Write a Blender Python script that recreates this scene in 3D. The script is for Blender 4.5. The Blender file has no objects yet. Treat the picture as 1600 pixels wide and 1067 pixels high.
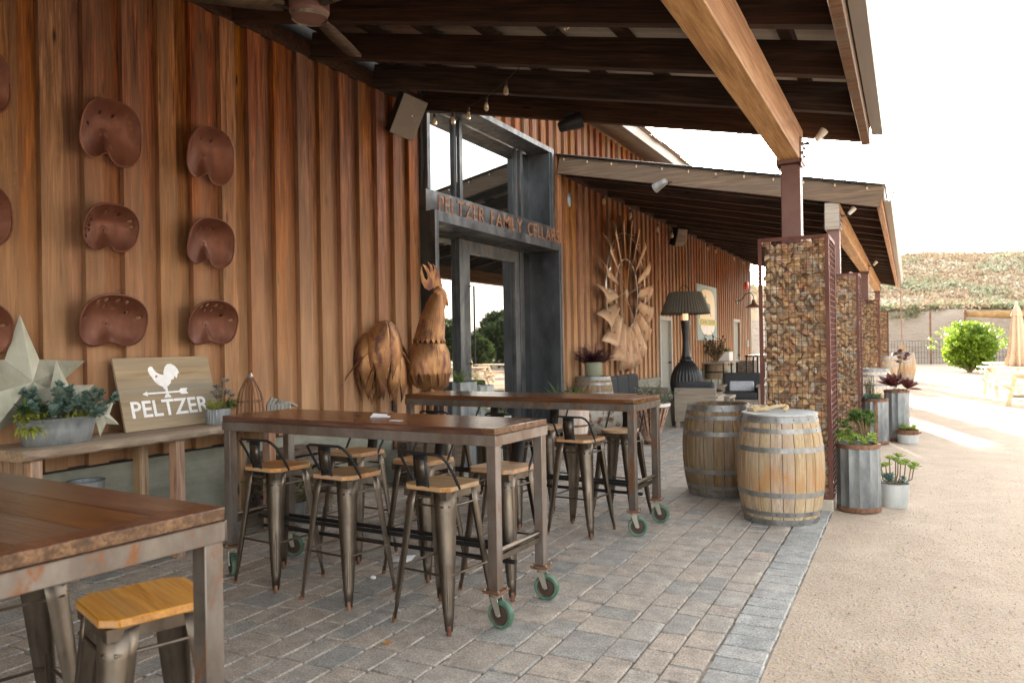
import bpy, bmesh, math, random
from math import sin, cos, pi, radians, sqrt, atan2
from mathutils import Vector, Matrix, noise
random.seed(7)
SC = bpy.context.scene
COL = SC.collection

# ------------------------------------------------------------------ camera, sky, sun, exposure
cam_d = bpy.data.cameras.new('camera'); cam = bpy.data.objects.new('camera', cam_d); COL.objects.link(cam)
cam_d.sensor_width = 36; cam_d.lens = 1206.0*36/1600; cam_d.clip_end = 1500; cam_d.clip_start = 0.05
_vy = Vector((619.0, 6.5, -1206.0)).normalized(); _vx = -Vector((-2350.0, -43.5, -1206.0)).normalized()
_vx = (_vx - _vy*_vx.dot(_vy)).normalized(); _vz = _vx.cross(_vy)
cam.matrix_world = Matrix.Translation((0, 0, 1.52)) @ Matrix((_vx, _vy, _vz)).to_4x4()
cam_d.dof.use_dof = True; cam_d.dof.focus_distance = 6.0; cam_d.dof.aperture_fstop = 3.6
SC.camera = cam
SC.cycles.max_bounces = 10; SC.cycles.diffuse_bounces = 6
SUN_EL, SUN_AZ = radians(12.5), radians(-16)      # azimuth from +Y, negative = towards -X
world = bpy.data.worlds.new('World'); SC.world = world; world.use_nodes = True
wn = world.node_tree.nodes; wl = world.node_tree.links
sky = wn.new('ShaderNodeTexSky'); sky.sky_type = 'NISHITA'; sky.sun_disc = False
sky.sun_elevation = SUN_EL; sky.sun_rotation = SUN_AZ; sky.air_density = 1.0; sky.dust_density = 3.0; sky.ozone_density = 1.0
bg = wn['Background']; bg.inputs[1].default_value = 0.15
hs = wn.new('ShaderNodeHueSaturation'); hs.inputs['Saturation'].default_value = .30; wl.new(sky.outputs[0], hs.inputs['Color'])
wt = wn.new('ShaderNodeMix'); wt.data_type = 'RGBA'; wt.blend_type = 'MULTIPLY'; wt.inputs[0].default_value = 1; wt.inputs[7].default_value = (1.0, .955, .90, 1)   # thin warm haze veil over the whole sky
wl.new(hs.outputs[0], wt.inputs[6]); wl.new(wt.outputs[2], bg.inputs[0])
sun_d = bpy.data.lights.new('sun', 'SUN'); sun_d.energy = 5.0; sun_d.angle = radians(0.6); sun_d.color = (1, .86, .68)
sun = bpy.data.objects.new('sun', sun_d); COL.objects.link(sun)
_sd = Vector((sin(SUN_AZ)*cos(SUN_EL), cos(SUN_AZ)*cos(SUN_EL), sin(SUN_EL)))
sun.rotation_euler = _sd.to_track_quat('Z', 'Y').to_euler()
SC.view_settings.view_transform = 'Standard'; SC.view_settings.look = 'None'
SC.view_settings.exposure = 3.15; SC.view_settings.gamma = 1.0; SC.view_settings.use_curve_mapping = False

# ------------------------------------------------------------------ materials
MATS = {}
def newmat(name):
    m = bpy.data.materials.new(name); m.use_nodes = True
    nt = m.node_tree; p = nt.nodes['Principled BSDF']
    MATS[name] = m
    return m, nt, p
def N(nt, t, **k):
    n = nt.nodes.new(t)
    for a, b in k.items():
        if a.startswith('i_'): n.inputs[a[2:].replace('_', ' ')].default_value = b
        else: setattr(n, a, b)
    return n
def rgba(c): return (c[0], c[1], c[2], 1)
def ramp(nt, src, stops):
    r = nt.nodes.new('ShaderNodeValToRGB'); e = r.color_ramp.elements
    while len(e) < len(stops): e.new(.5)
    for i, (p, c) in enumerate(stops): e[i].position = p; e[i].color = rgba(c)
    nt.links.new(src, r.inputs[0]); return r.outputs[0]
def mixc(nt, f, a, b, mode='MIX'):
    m = nt.nodes.new('ShaderNodeMix'); m.data_type = 'RGBA'; m.blend_type = mode
    for s, v in ((m.inputs[0], f), (m.inputs[6], a), (m.inputs[7], b)):
        if hasattr(v, 'links'): nt.links.new(v, s)
        elif isinstance(v, (int, float)): s.default_value = v
        else: s.default_value = rgba(v)
    return m.outputs[2]
def noise_tex(nt, vec, scale, detail=4, rough=.6, dist=0.0):
    n = N(nt, 'ShaderNodeTexNoise', i_Scale=scale, i_Detail=detail, i_Roughness=rough, i_Distortion=dist)
    nt.links.new(vec, n.inputs['Vector']); return n.outputs[0]
def mathn(nt, op, a, b=0.0):
    m = nt.nodes.new('ShaderNodeMath'); m.operation = op
    for i, v in ((0, a), (1, b)):
        if hasattr(v, 'links'): nt.links.new(v, m.inputs[i])
        else: m.inputs[i].default_value = v
    return m.outputs[0]
def rnd(nt):
    """a random number for each object, or each loose piece of a joined mesh"""
    o = N(nt, 'ShaderNodeObjectInfo').outputs['Random']; g = N(nt, 'ShaderNodeNewGeometry').outputs['Random Per Island']
    return mathn(nt, 'FRACT', mathn(nt, 'ADD', mathn(nt, 'MULTIPLY', o, 7.31), mathn(nt, 'MULTIPLY', g, 3.7)))
def coords(nt, scale=(1, 1, 1), space='Object', jitter=True):
    tc = N(nt, 'ShaderNodeTexCoord'); mp = N(nt, 'ShaderNodeMapping'); mp.inputs['Scale'].default_value = scale
    nt.links.new(tc.outputs[space], mp.inputs['Vector'])
    if jitter:
        o = rnd(nt); a = N(nt, 'ShaderNodeVectorMath'); a.operation = 'ADD'
        cm = N(nt, 'ShaderNodeCombineXYZ')
        nt.links.new(mathn(nt, 'MULTIPLY', o, 37.0), cm.inputs[0]); nt.links.new(mathn(nt, 'MULTIPLY', o, 91.0), cm.inputs[1]); nt.links.new(mathn(nt, 'MULTIPLY', o, 53.0), cm.inputs[2])
        nt.links.new(mp.outputs[0], a.inputs[0]); nt.links.new(cm.outputs[0], a.inputs[1]); return a.outputs[0]
    return mp.outputs[0]
def bump(nt, p, h, strength=.3, dist=.01, normal=None):
    b = N(nt, 'ShaderNodeBump', i_Strength=strength, i_Distance=dist)
    nt.links.new(h, b.inputs['Height'])
    if normal is not None: nt.links.new(normal, b.inputs['Normal'])
    nt.links.new(b.outputs[0], p.inputs['Normal']); return b.outputs[0]

def wood(name, dark, mid, light, axis='z', grain=1.0, rough=.75, var=.35, knots=True, grey=None, spec=.3, saw=0.0, wear_shade_z=None):
    m, nt, p = newmat(name)
    s = {'z': (14, 14, .9), 'y': (14, .9, 14), 'x': (.9, 14, 14)}[axis]
    v = coords(nt, tuple(a*grain for a in s))
    g1 = noise_tex(nt, v, 1.6, 5, .65, .6)
    s2 = {'z': (70, 70, 1.6), 'y': (70, 1.6, 70), 'x': (1.6, 70, 70)}[axis]
    g2 = noise_tex(nt, coords(nt, tuple(a*grain for a in s2)), 1.5, 3, .7)
    c = ramp(nt, mathn(nt, 'ADD', mathn(nt, 'MULTIPLY', g1, .62), mathn(nt, 'MULTIPLY', g2, .38)), [(.37, dark), (.5, mid), (.62, light)])
    if knots:
        ks = {'z': (7, 7, 1.6), 'y': (7, 1.6, 7), 'x': (1.6, 7, 7)}[axis]
        vo = N(nt, 'ShaderNodeTexVoronoi', i_Scale=1.0); nt.links.new(coords(nt, tuple(a*grain for a in ks)), vo.inputs['Vector'])
        kf = ramp(nt, vo.outputs['Distance'], [(.05, (1, 1, 1)), (.13, (0, 0, 0))])
        c = mixc(nt, kf, c, tuple(a*.35 for a in dark))
    r = rnd(nt)
    hv = N(nt, 'ShaderNodeHueSaturation'); nt.links.new(c, hv.inputs['Color'])
    nt.links.new(mathn(nt, 'ADD', mathn(nt, 'MULTIPLY', r, var*2), 1-var), hv.inputs['Value'])
    r2 = mathn(nt, 'FRACT', mathn(nt, 'MULTIPLY', r, 13.7))
    nt.links.new(mathn(nt, 'ADD', mathn(nt, 'MULTIPLY', r2, .024), .488), hv.inputs['Hue'])
    nt.links.new(mathn(nt, 'ADD', mathn(nt, 'MULTIPLY', mathn(nt, 'FRACT', mathn(nt, 'MULTIPLY', r, 29.3)), .35), .78), hv.inputs['Saturation'])
    c = hv.outputs[0]
    if grey is not None:
        f = ramp(nt, noise_tex(nt, coords(nt, tuple(a*.35 for a in s)), 1.3, 4), [(.42, (0, 0, 0)), (.7, (1, 1, 1))])
        c = mixc(nt, mathn(nt, 'MULTIPLY', f, .8), c, grey)
    if wear_shade_z is not None:      # weathering plus light painted in: pale at the foot, canopy shade kept dark above
        col, z0, z1 = wear_shade_z
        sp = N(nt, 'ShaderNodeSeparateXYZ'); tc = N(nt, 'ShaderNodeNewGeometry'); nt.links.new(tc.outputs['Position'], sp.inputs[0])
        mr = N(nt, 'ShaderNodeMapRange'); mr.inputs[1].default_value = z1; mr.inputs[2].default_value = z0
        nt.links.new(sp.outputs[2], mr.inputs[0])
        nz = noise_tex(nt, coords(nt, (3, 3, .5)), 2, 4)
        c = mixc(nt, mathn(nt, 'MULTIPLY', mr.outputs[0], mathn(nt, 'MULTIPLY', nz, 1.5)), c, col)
    nt.links.new(c, p.inputs['Base Color'])
    p.inputs['Roughness'].default_value = rough; p.inputs['Specular IOR Level'].default_value = spec
    h = mathn(nt, 'ADD', mathn(nt, 'MULTIPLY', g2, .5), mathn(nt, 'MULTIPLY', g1, .5))
    if saw:
        s3 = {'z': (1.5, 1.5, 160), 'y': (1.5, 160, 1.5), 'x': (160, 1.5, 1.5)}[axis]
        h = mathn(nt, 'ADD', h, mathn(nt, 'MULTIPLY', noise_tex(nt, coords(nt, s3), 1, 2), saw))
    bump(nt, p, h, .35, .006)
    return m

def stain(matname, col, z0, z1, amt=.8, scale=5):
    m = MATS[matname]; nt = m.node_tree; p = nt.nodes['Principled BSDF']; src = p.inputs['Base Color'].links[0].from_socket
    tc = N(nt, 'ShaderNodeTexCoord'); sp = N(nt, 'ShaderNodeSeparateXYZ'); nt.links.new(tc.outputs['Object'], sp.inputs[0])
    zz = mathn(nt, 'MULTIPLY', mathn(nt, 'SUBTRACT', sp.outputs[2], (z0+z1)/2), 2/(z1-z0)); band = mathn(nt, 'SUBTRACT', 1.0, mathn(nt, 'MULTIPLY', zz, zz))
    ge = N(nt, 'ShaderNodeNewGeometry'); mp = N(nt, 'ShaderNodeMapping'); mp.inputs['Scale'].default_value = (1, 1, .6); nt.links.new(ge.outputs['Position'], mp.inputs[0])
    nz = noise_tex(nt, mp.outputs[0], scale, 6, .7, .4)
    f = ramp(nt, mathn(nt, 'ADD', mathn(nt, 'MULTIPLY', band, .32), nz), [(.70, (0, 0, 0)), (.98, (1, 1, 1))])
    nt.links.new(mixc(nt, mathn(nt, 'MULTIPLY', f, amt), src, col), p.inputs['Base Color'])
def plain(name, c, rough=.6, metal=0.0, var=.12, scale=8, c2=None, bmp=.0, spec=.5, vscale=(1, 1, 1), lo=.4, hi=.65):
    m, nt, p = newmat(name)
    v = coords(nt, vscale)
    n = noise_tex(nt, v, scale, 6, .7)
    c2 = c2 or tuple(min(1, a*(1+var*2)) for a in c)
    c1 = tuple(a*(1-var) for a in c) if c2 is None else c
    nt.links.new(ramp(nt, n, [(lo, c1), (hi, c2)]), p.inputs['Base Color'])
    p.inputs['Metallic'].default_value = metal; p.inputs['Specular IOR Level'].default_value = spec
    nt.links.new(ramp(nt, n, [(.3, (rough*.8,)*3), (.7, (min(1, rough*1.2),)*3)]), p.inputs['Roughness'])
    if bmp: bump(nt, p, n, bmp, .01)
    return m

wood('wall_boards', (.050, .013, .004), (.175, .055, .014), (.36, .135, .042), 'z', var=.24, grey=(.13, .075, .042), saw=1.2, wear_shade_z=((.56, .335, .185), .3, 3.6))
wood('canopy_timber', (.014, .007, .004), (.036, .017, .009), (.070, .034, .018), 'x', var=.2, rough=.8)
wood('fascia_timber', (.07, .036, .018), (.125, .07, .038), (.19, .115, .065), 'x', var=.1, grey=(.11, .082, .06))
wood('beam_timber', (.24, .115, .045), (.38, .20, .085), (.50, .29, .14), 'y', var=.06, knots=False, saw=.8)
wood('table_wood', (.042, .015, .006), (.092, .034, .013), (.20, .085, .032), 'x', rough=.20, var=.05, spec=.5, knots=False)
wood('seat_wood', (.30, .135, .05), (.45, .24, .10), (.56, .35, .18), 'x', rough=.5, var=.15, knots=False, grey=(.38, .29, .20))
wood('seat_wood_orange', (.33, .11, .012), (.52, .20, .028), (.62, .30, .07), 'x', rough=.40, var=.05, knots=False, grey=(.45, .30, .16))
wood('bench_wood', (.22, .13, .075), (.38, .25, .155), (.52, .38, .26), 'y', var=.1, grey=(.33, .29, .23))
wood('bench_leg_wood', (.20, .11, .06), (.36, .22, .13), (.48, .32, .2), 'z', var=.15)
wood('stave_wood', (.12, .070, .032), (.24, .145, .068), (.36, .25, .14), 'z', var=.10, knots=False, grey=(.24, .20, .15), grain=1.3)
wood('stave_wood_bright', (.20, .125, .065), (.37, .255, .15), (.52, .39, .26), 'z', var=.07, knots=False, grey=(.44, .36, .27), grain=1.2)
stain('stave_wood_bright', (.42, .19, .05), .16, .58, .85, 6)
stain('stave_wood', (.09, .045, .02), -.1, .45, .85, 5)
wood('stave_wood_pale', (.48, .38, .30), (.62, .51, .42), (.72, .62, .53), 'z', var=.08, knots=False)
wood('grey_wood', (.20, .165, .13), (.31, .26, .21), (.40, .35, .29), 'x', var=.1, knots=False)
wood('crate_wood', (.06, .045, .032), (.14, .105, .078), (.24, .19, .15), 'y', var=.2)
wood('pallet_wood', (.13, .11, .09), (.22, .19, .155), (.30, .27, .23), 'y', var=.2)
wood('sign_wood', (.30, .225, .14), (.40, .31, .20), (.47, .38, .26), 'y', var=.03, knots=False, grey=(.26, .24, .20), grain=.6)
wood('picnic_wood', (.60, .47, .33), (.72, .60, .45), (.80, .70, .56), 'x', var=.05, knots=False)
wood('fan_blade', (.05, .03, .018), (.10, .065, .04), (.14, .10, .065), 'x', var=.05, knots=False)

def metal_patina(name, base, patches, rust, rough=.42, metallic=.85, scale=5, rustamt=.55):
    m, nt, p = newmat(name)
    v = coords(nt, (1, 1, .45)); n1 = noise_tex(nt, v, scale, 5, .65); n2 = noise_tex(nt, v, scale*2.3, 6, .7, .5)
    c = ramp(nt, n1, [(.35, base), (.62, patches)])
    rf = ramp(nt, n2, [(rustamt, (0, 0, 0)), (rustamt+.13, (1, 1, 1))])
    c = mixc(nt, rf, c, rust)
    nt.links.new(c, p.inputs['Base Color']); p.inputs['Metallic'].default_value = metallic
    nt.links.new(ramp(nt, n2, [(.3, (rough*.8,)*3), (.7, (min(1, rough*1.7),)*3)]), p.inputs['Roughness'])
    bump(nt, p, n2, .08, .004)
    return m
metal_patina('stool_steel', (.115, .095, .078), (.20, .165, .13), (.16, .085, .045), .36, .95, 6, .62)
metal_patina('table_steel', (.12, .098, .082), (.235, .215, .195), (.23, .11, .055), .42, .8, 5, .5)
metal_patina('table_steel_warm', (.17, .12, .09), (.27, .24, .22), (.26, .13, .07), .42, .75, 4, .56)
metal_patina('door_steel', (.045, .048, .052), (.10, .11, .12), (.12, .07, .04), .42, .7, 2.2, .68)
metal_patina('door_steel_pale', (.045, .052, .060), (.14, .145, .15), (.14, .08, .05), .40, .7, 3.4, .58)
metal_patina('rust_sheet', (.21, .088, .04), (.42, .22, .09), (.15, .062, .045), .36, .62, 3.2, .50)
metal_patina('windmill_rust', (.42, .24, .135), (.56, .39, .25), (.32, .12, .06), .5, .3, 2.6, .55)
metal_patina('seat_rust', (.105, .034, .019), (.17, .060, .032), (.24, .11, .045), .42, .4, 5, .60)
metal_patina('gabion_steel', (.10, .036, .028), (.15, .06, .045), (.19, .08, .05), .6, .3, 6, .6)
metal_patina('galvanised', (.19, .21, .225), (.34, .365, .38), (.24, .20, .17), .45, .7, 6, .68)
metal_patina('galvanised_dull', (.40, .42, .41), (.54, .56, .55), (.36, .33, .29), .6, .3, 5, .65)
metal_patina('star_metal', (.35, .35, .27), (.52, .52, .44), (.25, .17, .09), .5, .45, 4, .68)
metal_patina('hoop_steel', (.20, .20, .195), (.33, .33, .32), (.20, .13, .09), .45, .75, 9, .62)
metal_patina('caster_rust', (.19, .09, .05), (.27, .15, .09), (.13, .05, .028), .55, .5, 10, .5)
plain('zinc', (.5, .48, .42), .35, .9); plain('caster_green', (.045, .11, .07), .5, c2=(.12, .20, .14), scale=14)
plain('black_metal', (.018, .018, .019), .45, .3); plain('dark_hub', (.05, .03, .02), .6)
plain('speaker_grey', (.16, .135, .11), .6); plain('speaker_black', (.012, .010, .009), .6)
plain('lamp_shade', (.060, .048, .032), .65, c2=(.085, .07, .048)); plain('cast_iron', (.022, .022, .023), .35, .4, c2=(.035, .034, .033))
plain('cushion', (.030, .033, .038), .9, c2=(.05, .053, .058), scale=20); plain('pillow', (.42, .46, .52), .9, c2=(.6, .62, .66), scale=30)
plain('white_paint', (.78, .77, .76), .6, c2=(.84, .83, .82)); plain('paper', (.8, .8, .82), .8, c2=(.85, .85, .87))
plain('rust_white', (.66, .62, .55), .55, c2=(.22, .09, .04), scale=6, lo=.5, hi=.6)
plain('terracotta_white', (.72, .70, .66), .5, c2=(.8, .78, .74)); plain('slat_rust', (.30, .13, .07), .7, c2=(.62, .50, .40), scale=12)
plain('grey_door', (.23, .235, .21), .6, c2=(.28, .285, .26)); plain('door_trim', (.36, .32, .27), .6, c2=(.42, .38, .33))
plain('concrete', (.27, .25, .20), .85, c2=(.36, .335, .28), scale=7, bmp=.3); plain('concrete_pale', (.40, .35, .28), .85, c2=(.5, .45, .37), scale=9, bmp=.3)
plain('gutter_metal', (.28, .25, .225), .55, .2, c2=(.31, .28, .25), scale=3); plain('post_steel', (.16, .085, .075), .5, .25, c2=(.20, .11, .095), scale=4)
plain('roof_metal', (.34, .29, .23), .6, .1, c2=(.44, .38, .31), scale=3); plain('roof_tile', (.22, .12, .09), .8, c2=(.34, .22, .17), scale=5)
plain('rope', (.50, .36, .20), .9, c2=(.62, .48, .30), scale=60, bmp=.5); plain('soil', (.06, .045, .03), .95, c2=(.10, .075, .05), scale=30, bmp=.5)
plain('cable', (.02, .018, .016), .6); plain('alarm_red', (.5, .03, .02), .4); plain('canvas', (.55, .40, .27), .85, c2=(.63, .48, .34), scale=6)
plain('shade_cloth', (.34, .20, .08), .85, c2=(.48, .29, .12), scale=4); plain('gabion_core', (.12, .085, .055), .9, c2=(.26, .19, .12), scale=16, bmp=.8); plain('dark_interior', (.010, .009, .008), .8)
plain('spot_white', (.62, .60, .55), .4); plain('brown_tag', (.16, .06, .025), .6)
plain('tag_white', (.8, .8, .82), .5)
plain('sign_blue', (.18, .26, .27), .5, c2=(.30, .36, .34), scale=9); plain('sign_cream', (.75, .62, .42), .5, c2=(.80, .60, .28), scale=1.2, vscale=(1, 1, .8))
plain('sign_white', (.74, .68, .62), .5); plain('sign_yellow', (.62, .48, .03), .5); plain('sign_green', (.13, .17, .13), .5)
plain('green_pot', (.22, .28, .20), .6, c2=(.30, .20, .12), scale=9, lo=.45, hi=.75)
plain('grey_bark', (.16, .13, .10), .9, bmp=.5); plain('leaf_bark', (.20, .14, .08), .9)

# stone for the boarded concrete plinth
m, nt, p = newmat('plinth_concrete')
v = coords(nt, (1, 1, 1), jitter=False)
n1 = noise_tex(nt, v, 3, 6, .7); n2 = noise_tex(nt, coords(nt, (1, .6, 22), jitter=False), 1, 2)
nt.links.new(ramp(nt, mathn(nt, 'ADD', mathn(nt, 'MULTIPLY', n1, .7), mathn(nt, 'MULTIPLY', n2, .3)), [(.3, (.17, .175, .14)), (.6, (.30, .30, .245)), (.75, (.36, .34, .28))]), p.inputs['Base Color'])
p.inputs['Roughness'].default_value = .85; bump(nt, p, mathn(nt, 'ADD', n1, n2), .5, .01)

# glass: dark reflective panes
m, nt, p = newmat('glass_pane')
p.inputs['Base Color'].default_value = (.010, .011, .010, 1); p.inputs['Roughness'].default_value = .015
p.inputs['Specular IOR Level'].default_value = 1.0; p.inputs['IOR'].default_value = 2.6
m, nt, p = newmat('bulb_glass')
p.inputs['Base Color'].default_value = (.9, .75, .5, 1); p.inputs['Roughness'].default_value = .05; p.inputs['Transmission Weight'].default_value = .7; p.inputs['IOR'].default_value = 1.3
m, nt, p = newmat('flame_glow')
p.inputs['Emission Color'].default_value = (1, .6, .3, 1); p.inputs['Emission Strength'].default_value = .12; p.inputs['Base Color'].default_value = (.8, .7, .6, 1)

# pavers
def paver_mat(name, stops):
    m, nt, p = newmat(name)
    r = rnd(nt); g = N(nt, 'ShaderNodeNewGeometry')
    base = ramp(nt, r, stops); nt.nodes[-1].color_ramp.interpolation = 'LINEAR'
    vv = N(nt, 'ShaderNodeVectorMath'); vv.operation = 'MULTIPLY'; vv.inputs[1].default_value = (1, 1, 1); nt.links.new(g.outputs['Position'], vv.inputs[0])
    n1 = noise_tex(nt, vv.outputs[0], 90, 4, .8); n2 = noise_tex(nt, vv.outputs[0], 9, 5, .65); n3 = noise_tex(nt, vv.outputs[0], 1.6, 4, .6)
    c = mixc(nt, .55, base, ramp(nt, n2, [(.3, (.25, .25, .25)), (.7, (.78, .76, .72))]), 'OVERLAY')
    c = mixc(nt, .8, c, ramp(nt, n1, [(.32, (.15, .15, .15)), (.68, (.85, .85, .85))]), 'OVERLAY')
    c = mixc(nt, mathn(nt, 'MULTIPLY', ramp(nt, n3, [(.45, (0, 0, 0)), (.7, (1, 1, 1))]), .25), c, (.40, .33, .26))
    nt.links.new(c, p.inputs['Base Color'])
    p.inputs['Roughness'].default_value = .8; p.inputs['Specular IOR Level'].default_value = .35
    bump(nt, p, mathn(nt, 'ADD', mathn(nt, 'MULTIPLY', n1, .5), n2), .55, .006)
    return m
paver_mat('paver_stone', [(0, (.27, .27, .26)), (.2, (.32, .31, .29)), (.4, (.36, .32, .28)), (.6, (.38, .325, .28)), (.78, (.34, .32, .29)), (1, (.39, .335, .285))])
paver_mat('paver_kerb', [(0, (.29, .30, .30)), (.5, (.33, .34, .335)), (1, (.36, .36, .35))])
plain('joint_sand', (.10, .085, .065), .95, c2=(.36, .31, .25), scale=9, bmp=.6)

# gravel yard
m, nt, p = newmat('gravel')
g = N(nt, 'ShaderNodeNewGeometry').outputs['Position']
n1 = noise_tex(nt, g, 55, 6, .75); n2 = noise_tex(nt, g, 2.2, 6, .7, .3); n3 = noise_tex(nt, g, .35, 4, .6)
vo = N(nt, 'ShaderNodeTexVoronoi', i_Scale=70.0); nt.links.new(g, vo.inputs['Vector'])
c = ramp(nt, mathn(nt, 'ADD', mathn(nt, 'MULTIPLY', n1, .6), mathn(nt, 'MULTIPLY', n2, .4)), [(.30, (.38, .295, .22)), (.5, (.56, .455, .355)), (.68, (.68, .575, .465))])
c = mixc(nt, .12, c, vo.outputs['Color'], 'SOFT_LIGHT')
c = mixc(nt, mathn(nt, 'MULTIPLY', ramp(nt, n3, [(.4, (0, 0, 0)), (.7, (1, 1, 1))]), .35), c, (.47, .385, .31))
nt.links.new(c, p.inputs['Base Color']); p.inputs['Roughness'].default_value = .95; p.inputs['Specular IOR Level'].default_value = .15
bump(nt, p, mathn(nt, 'ADD', mathn(nt, 'ADD', n1, mathn(nt, 'MULTIPLY', n2, 1.8)), mathn(nt, 'MULTIPLY', vo.outputs['Distance'], .5)), .8, .02)
plain('pebble', (.34, .27, .2), .9, c2=(.62, .53, .42), scale=3)

# rock fill: per-stone colour
m, nt, p = newmat('gabion_rock')
r = rnd(nt); v = coords(nt, (1, 1, 1))
c = ramp(nt, r, [(0, (.34, .20, .11)), (.15, (.50, .34, .18)), (.3, (.26, .22, .17)), (.45, (.56, .39, .20)), (.6, (.40, .28, .18)), (.72, (.44, .23, .12)), (.85, (.38, .36, .31)), (1, (.64, .50, .33))])
n1 = noise_tex(nt, v, 18, 5, .7)
c = mixc(nt, .6, c, ramp(nt, n1, [(.3, (.2, .18, .17)), (.7, (.8, .78, .72))]), 'OVERLAY')
nt.links.new(c, p.inputs['Base Color']); p.inputs['Roughness'].default_value = .85; bump(nt, p, n1, .5, .01)

def leafmat(name, cols, rough=.5, trans=.25):
    m, nt, p = newmat(name); r = rnd(nt)
    k = len(cols)-1
    c = ramp(nt, r, [(i/k, cc) for i, cc in enumerate(cols)])
    nt.links.new(c, p.inputs['Base Color']); p.inputs['Roughness'].default_value = rough
    if trans:
        t = N(nt, 'ShaderNodeBsdfTranslucent'); mx = N(nt, 'ShaderNodeMixShader'); mx.inputs[0].default_value = trans
        nt.links.new(c, t.inputs[0]); nt.links.new(p.outputs[0], mx.inputs[1]); nt.links.new(t.outputs[0], mx.inputs[2])
        nt.links.new(mx.outputs[0], nt.nodes['Material Output'].inputs[0])
    return m
leafmat('leaf_blue', [(.085, .15, .13), (.12, .20, .17), (.17, .25, .21)], .5, .1)
leafmat('leaf_green', [(.05, .10, .025), (.09, .17, .035), (.13, .23, .05)])
leafmat('leaf_bright', [(.06, .12, .012), (.13, .23, .018), (.22, .34, .025), (.32, .42, .04)], .5, .35)
leafmat('leaf_yellow', [(.30, .34, .05), (.40, .42, .08), (.22, .28, .05)])
leafmat('leaf_lime', [(.20, .30, .06), (.30, .42, .09), (.40, .48, .14)])
leafmat('leaf_purple', [(.045, .012, .028), (.09, .025, .05), (.14, .05, .07)], .4, .1)
leafmat('leaf_maroon', [(.07, .018, .02), (.13, .035, .03), (.18, .07, .05)], .35, .1)
leafmat('leaf_grey', [(.22, .21, .19), (.34, .33, .30), (.12, .11, .10)], .6, .1)
leafmat('leaf_dark', [(.02, .035, .018), (.04, .065, .03), (.06, .09, .04)])
leafmat('leaf_red_dark', [(.05, .03, .02), (.09, .05, .03), (.06, .06, .03)])
leafmat('scrub_tan', [(.34, .24, .15), (.46, .35, .23), (.55, .44, .31)], .9, 0)
leafmat('scrub_sage', [(.27, .28, .16), (.37, .37, .23), (.46, .45, .31)], .9, 0)
leafmat('scrub_cream', [(.55, .50, .38), (.66, .62, .50), (.45, .44, .32)], .9, 0)
leafmat('tree_leaf', [(.025, .045, .012), (.05, .08, .02), (.08, .115, .03)], .6, .2)
m, nt, p = newmat('hillside')
g = N(nt, 'ShaderNodeNewGeometry').outputs['Position']; n1 = noise_tex(nt, g, .35, 6, .7); n2 = noise_tex(nt, g, 3, 5, .7)
nt.links.new(ramp(nt, mathn(nt, 'ADD', mathn(nt, 'MULTIPLY', n1, .65), mathn(nt, 'MULTIPLY', n2, .35)), [(.35, (.30, .29, .17)), (.5, (.46, .36, .24)), (.65, (.54, .43, .31))]), p.inputs['Base Color'])
p.inputs['Roughness'].default_value = 1; p.inputs['Specular IOR Level'].default_value = .1; bump(nt, p, n2, .6, .3)
m, nt, p = newmat('cut_bank')
mp = N(nt, 'ShaderNodeMapping'); mp.inputs['Scale'].default_value = (.5, .5, 2.2); nt.links.new(N(nt, 'ShaderNodeNewGeometry').outputs['Position'], mp.inputs[0])
n1 = noise_tex(nt, mp.outputs[0], .9, 7, .7, .8); n2 = noise_tex(nt, mp.outputs[0], 5, 5, .7)
nt.links.new(ramp(nt, mathn(nt, 'ADD', mathn(nt, 'MULTIPLY', n1, .6), mathn(nt, 'MULTIPLY', n2, .4)), [(.34, (.33, .255, .19)), (.46, (.50, .41, .33)), (.68, (.60, .51, .42))]), p.inputs['Base Color'])
p.inputs['Roughness'].default_value = 1; p.inputs['Specular IOR Level'].default_value = .1; bump(nt, p, mathn(nt, 'ADD', n1, n2), .9, .25)

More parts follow.
